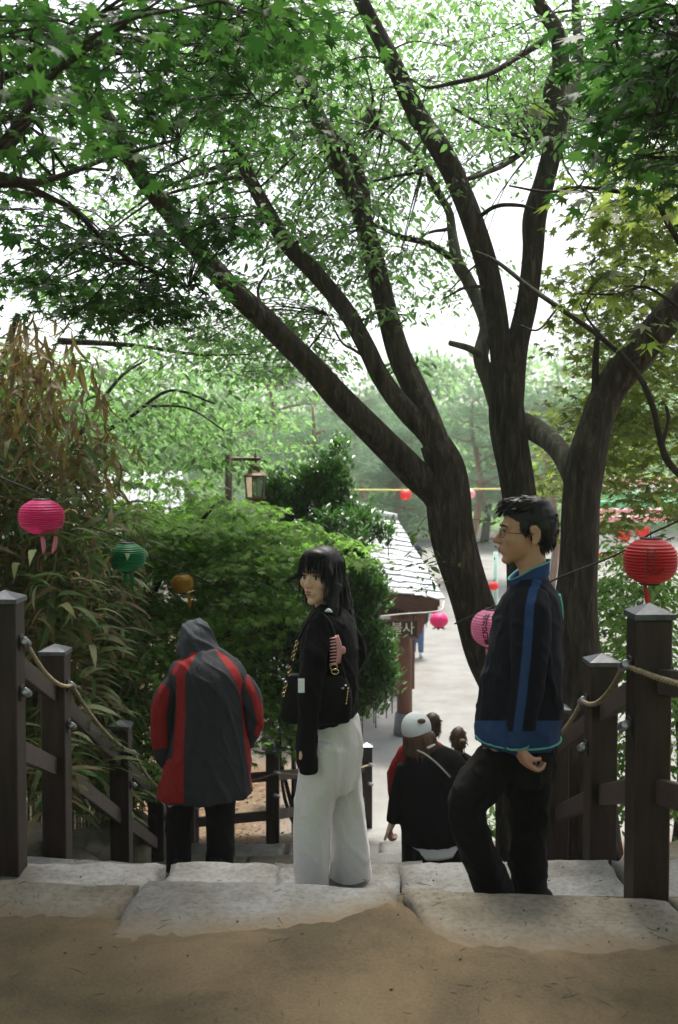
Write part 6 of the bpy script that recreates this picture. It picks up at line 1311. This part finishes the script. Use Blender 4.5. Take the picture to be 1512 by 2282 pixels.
shoe((P(935, 2050, dc)[0], dc + .02, fz), (0, 1, 0), M['leather'], cw, .23); shoe((P(1005, 2050, dc)[0], dc + .02, fz), (0, 1, 0), M['leather'], cw, .23)

def small_person(label, px, head_y, d, fz, coat, hair, wpx=110, lean=0, legs=M['cloth_black'], bun=None, skin=M['skin_pale'], voxel=.014, scale=1.0, hands=True, ear=False, shoes=M['shoe_white'], jeans=False):
    """person seen from behind; head_y = row of the top of the head"""
    x = P(px, 1141, d)[0]; zt = zat(head_y, d); H = zt - fz; t = thing("person", label, "person", (x, d, fz)); k = H / 1.65; hx = x + lean
    z = lambda f: fz + H * f
    parts = [ellipsoid((hx, d + .02, z(.925)), (.075 * k, .092 * k, .115 * k)), tube([(hx, d, z(.88)), (x + lean * .6, d, z(.80))], [.05 * k, .055 * k], 12), hloft([(x, d, z(.48), .15 * k, .11 * k), (x, d, z(.62), .13 * k, .10 * k), (x + lean * .5, d, z(.78), .16 * k, .11 * k)]), ellipsoid((hx, d + .02 + .095 * k, z(.915)), (.014 * k, .02 * k, .02 * k))]
    for sg in (-1, 1):
        parts += [tube([(x + sg * .09 * k, d, z(.50)), (x + sg * .09 * k, d, z(.28)), (x + sg * .09 * k, d, z(.04))], [.075 * k, .05 * k, .035 * k], 12, 3), tube([(x + lean * .5 + sg * .17 * k, d, z(.79)), (x + sg * .22 * k, d, z(.62)), (x + sg * .22 * k, d + .04, z(.46))], [.045 * k, .038 * k, .025 * k], 12, 3), ellipsoid((hx + sg * .075 * k, d + .015, z(.925)), (.012 * k, .018 * k, .03 * k))]
        parts += hand((x + sg * .22 * k, d + .04, z(.46)), (x + sg * .22 * k, d + .05, z(.415)), [(0, .15, -1), (0, .35, -.9), (0, .5, -.7)], (.2 * sg, 1, 0), k)
    link("body", fuse("body", parts, voxel * .8, 3), skin, t); w_ = wpx / 2 / F * d
    cp = [hloft([(x, d, z(.44), w_ * .84, .15 * k), (x, d, z(.56), w_ * .80, .15 * k), (x + lean * .3, d, z(.70), w_ * .82, .16 * k), (x + lean * .5, d, z(.79), w_ * .78, .14 * k), (x + lean * .7, d, z(.83), w_ * .4, .09 * k)])]
    for sg in (-1, 1): cp.append(tube([(x + lean * .5 + sg * w_ * .72, d, z(.79)), (x + sg * w_ * .92, d, z(.66)), (x + sg * w_ * .95, d + .02, z(.56)), (x + sg * w_ * .92, d + .04, z(.47))], [.06 * k, .06 * k, .055 * k, .045 * k], 14, 3))
    cm_ = fuse("jacket", cp, voxel, 4); wrinkle(cm_, .008, 7, px, (1, 1, .5), True); link("jacket", cm_, coat, t)
    tp_ = [hloft([(x, d, z(.40), .16 * k, .12 * k), (x, d, z(.50), .15 * k, .12 * k)])] + [tube([(x + sg * .085 * k, d, z(.48)), (x + sg * .09 * k, d, z(.28)), (x + sg * .09 * k, d, z(.05))], [.09 * k, .075 * k, .065 * k], 14, 3) for sg in (-1, 1)]
    link("trousers", fuse("trousers", tp_, voxel, 4), legs, t)
    hm_ = fuse("hair", [ellipsoid((hx, d - .005, z(.937)), (.084 * k, .098 * k, .108 * k)), ellipsoid((hx, d - .03, z(.905)), (.078 * k, .075 * k, .085 * k))] + ([ellipsoid(bun, (.028, .03, .03))] if bun is not None else []), voxel * .7, 3)
    HV_ = mverts(hm_); HN_ = np.array([v.normal[:] for v in hm_.vertices]); mb_ = MB(); mb_.add([tuple(v) for v in HV_], [tuple(p.vertices) for p in hm_.polygons])
    if voxel < .02: se = rng.choice(len(HV_), 350); hair_strands(mb_, HV_[se], HN_[se] * .35 + np.array((0, 0, -.7)) + rng.normal(0, .2, (350, 3)), rng.uniform(.02, .04, 350), .003, .4, 3)
    mb_.build("hair", hair, t)
    for sg in (-1, 1): shoe((x + sg * .09 * k, d + .03, fz), (sg * .2, 1, 0), shoes, t, .25 * k, .09 * k)
    return t
small_person("short-haired boy in red jacket walking ahead of the woman in the white cap", 934, 1588, 8.3, -1.83, M['red_cloth'], M['hair_dark'], 118, .12)
ch = small_person("small child with hair tied back, beside the woman in the white cap", 1030, 1620, 7.85, -1.63, M['cloth_black'], M['hair_brown'], 84, -.02, bun=P(1032, 1655, 7.74))
V, Fc = tube([P(1032, 1655, 7.74) + np.array((.022 * math.cos(a), .01, .022 * math.sin(a))) for a in np.linspace(0, 6.28, 12)], [.008] * 12, 6); obj("hair_tie", V, Fc, mat("hair_tie_ochre", (.35, .2, .08), .7), ch)
small_person("distant person in blue jeans half hidden behind the pavilion post", 931, 1304, 23.6, PLZ, M['navy'], M['hair_dark'], 44, 0, M['denim'], voxel=.03)
small_person("distant person in dark navy coat beyond the roof corner", 926, 1196, 40, PLZ, M['navy'], M['hair_dark'], 27, 0, M['navy'], voxel=.035)

# ------------------------------------------------------------------ air: the far slope fades
V, Fc = box((0, 85, 30), (420, 270, 80)); hz_ = obj("haze", V, Fc, None, None, False) if False else None
hm_ = bpy.data.materials.new("haze"); hm_.use_nodes = True; n_ = hm_.node_tree; n_.nodes.remove(n_.nodes["Principled BSDF"])
pv = n_.nodes.new("ShaderNodeVolumePrincipled"); pv.inputs["Density"].default_value = .0010; pv.inputs["Color"].default_value = (.93, .97, .96, 1); pv.inputs["Anisotropy"].default_value = .3
n_.links.new(pv.outputs[0], n_.nodes["Material Output"].inputs["Volume"])
zmin = float(GZ.min()) - 1.0; V, Fc = box((0, 100, (zmin + 34) / 2), (640, 640, 34 - zmin)); hz = obj("haze", V, Fc, hm_, None, False, "stuff"); tag(hz, "thin pale haze over the whole place", "haze")
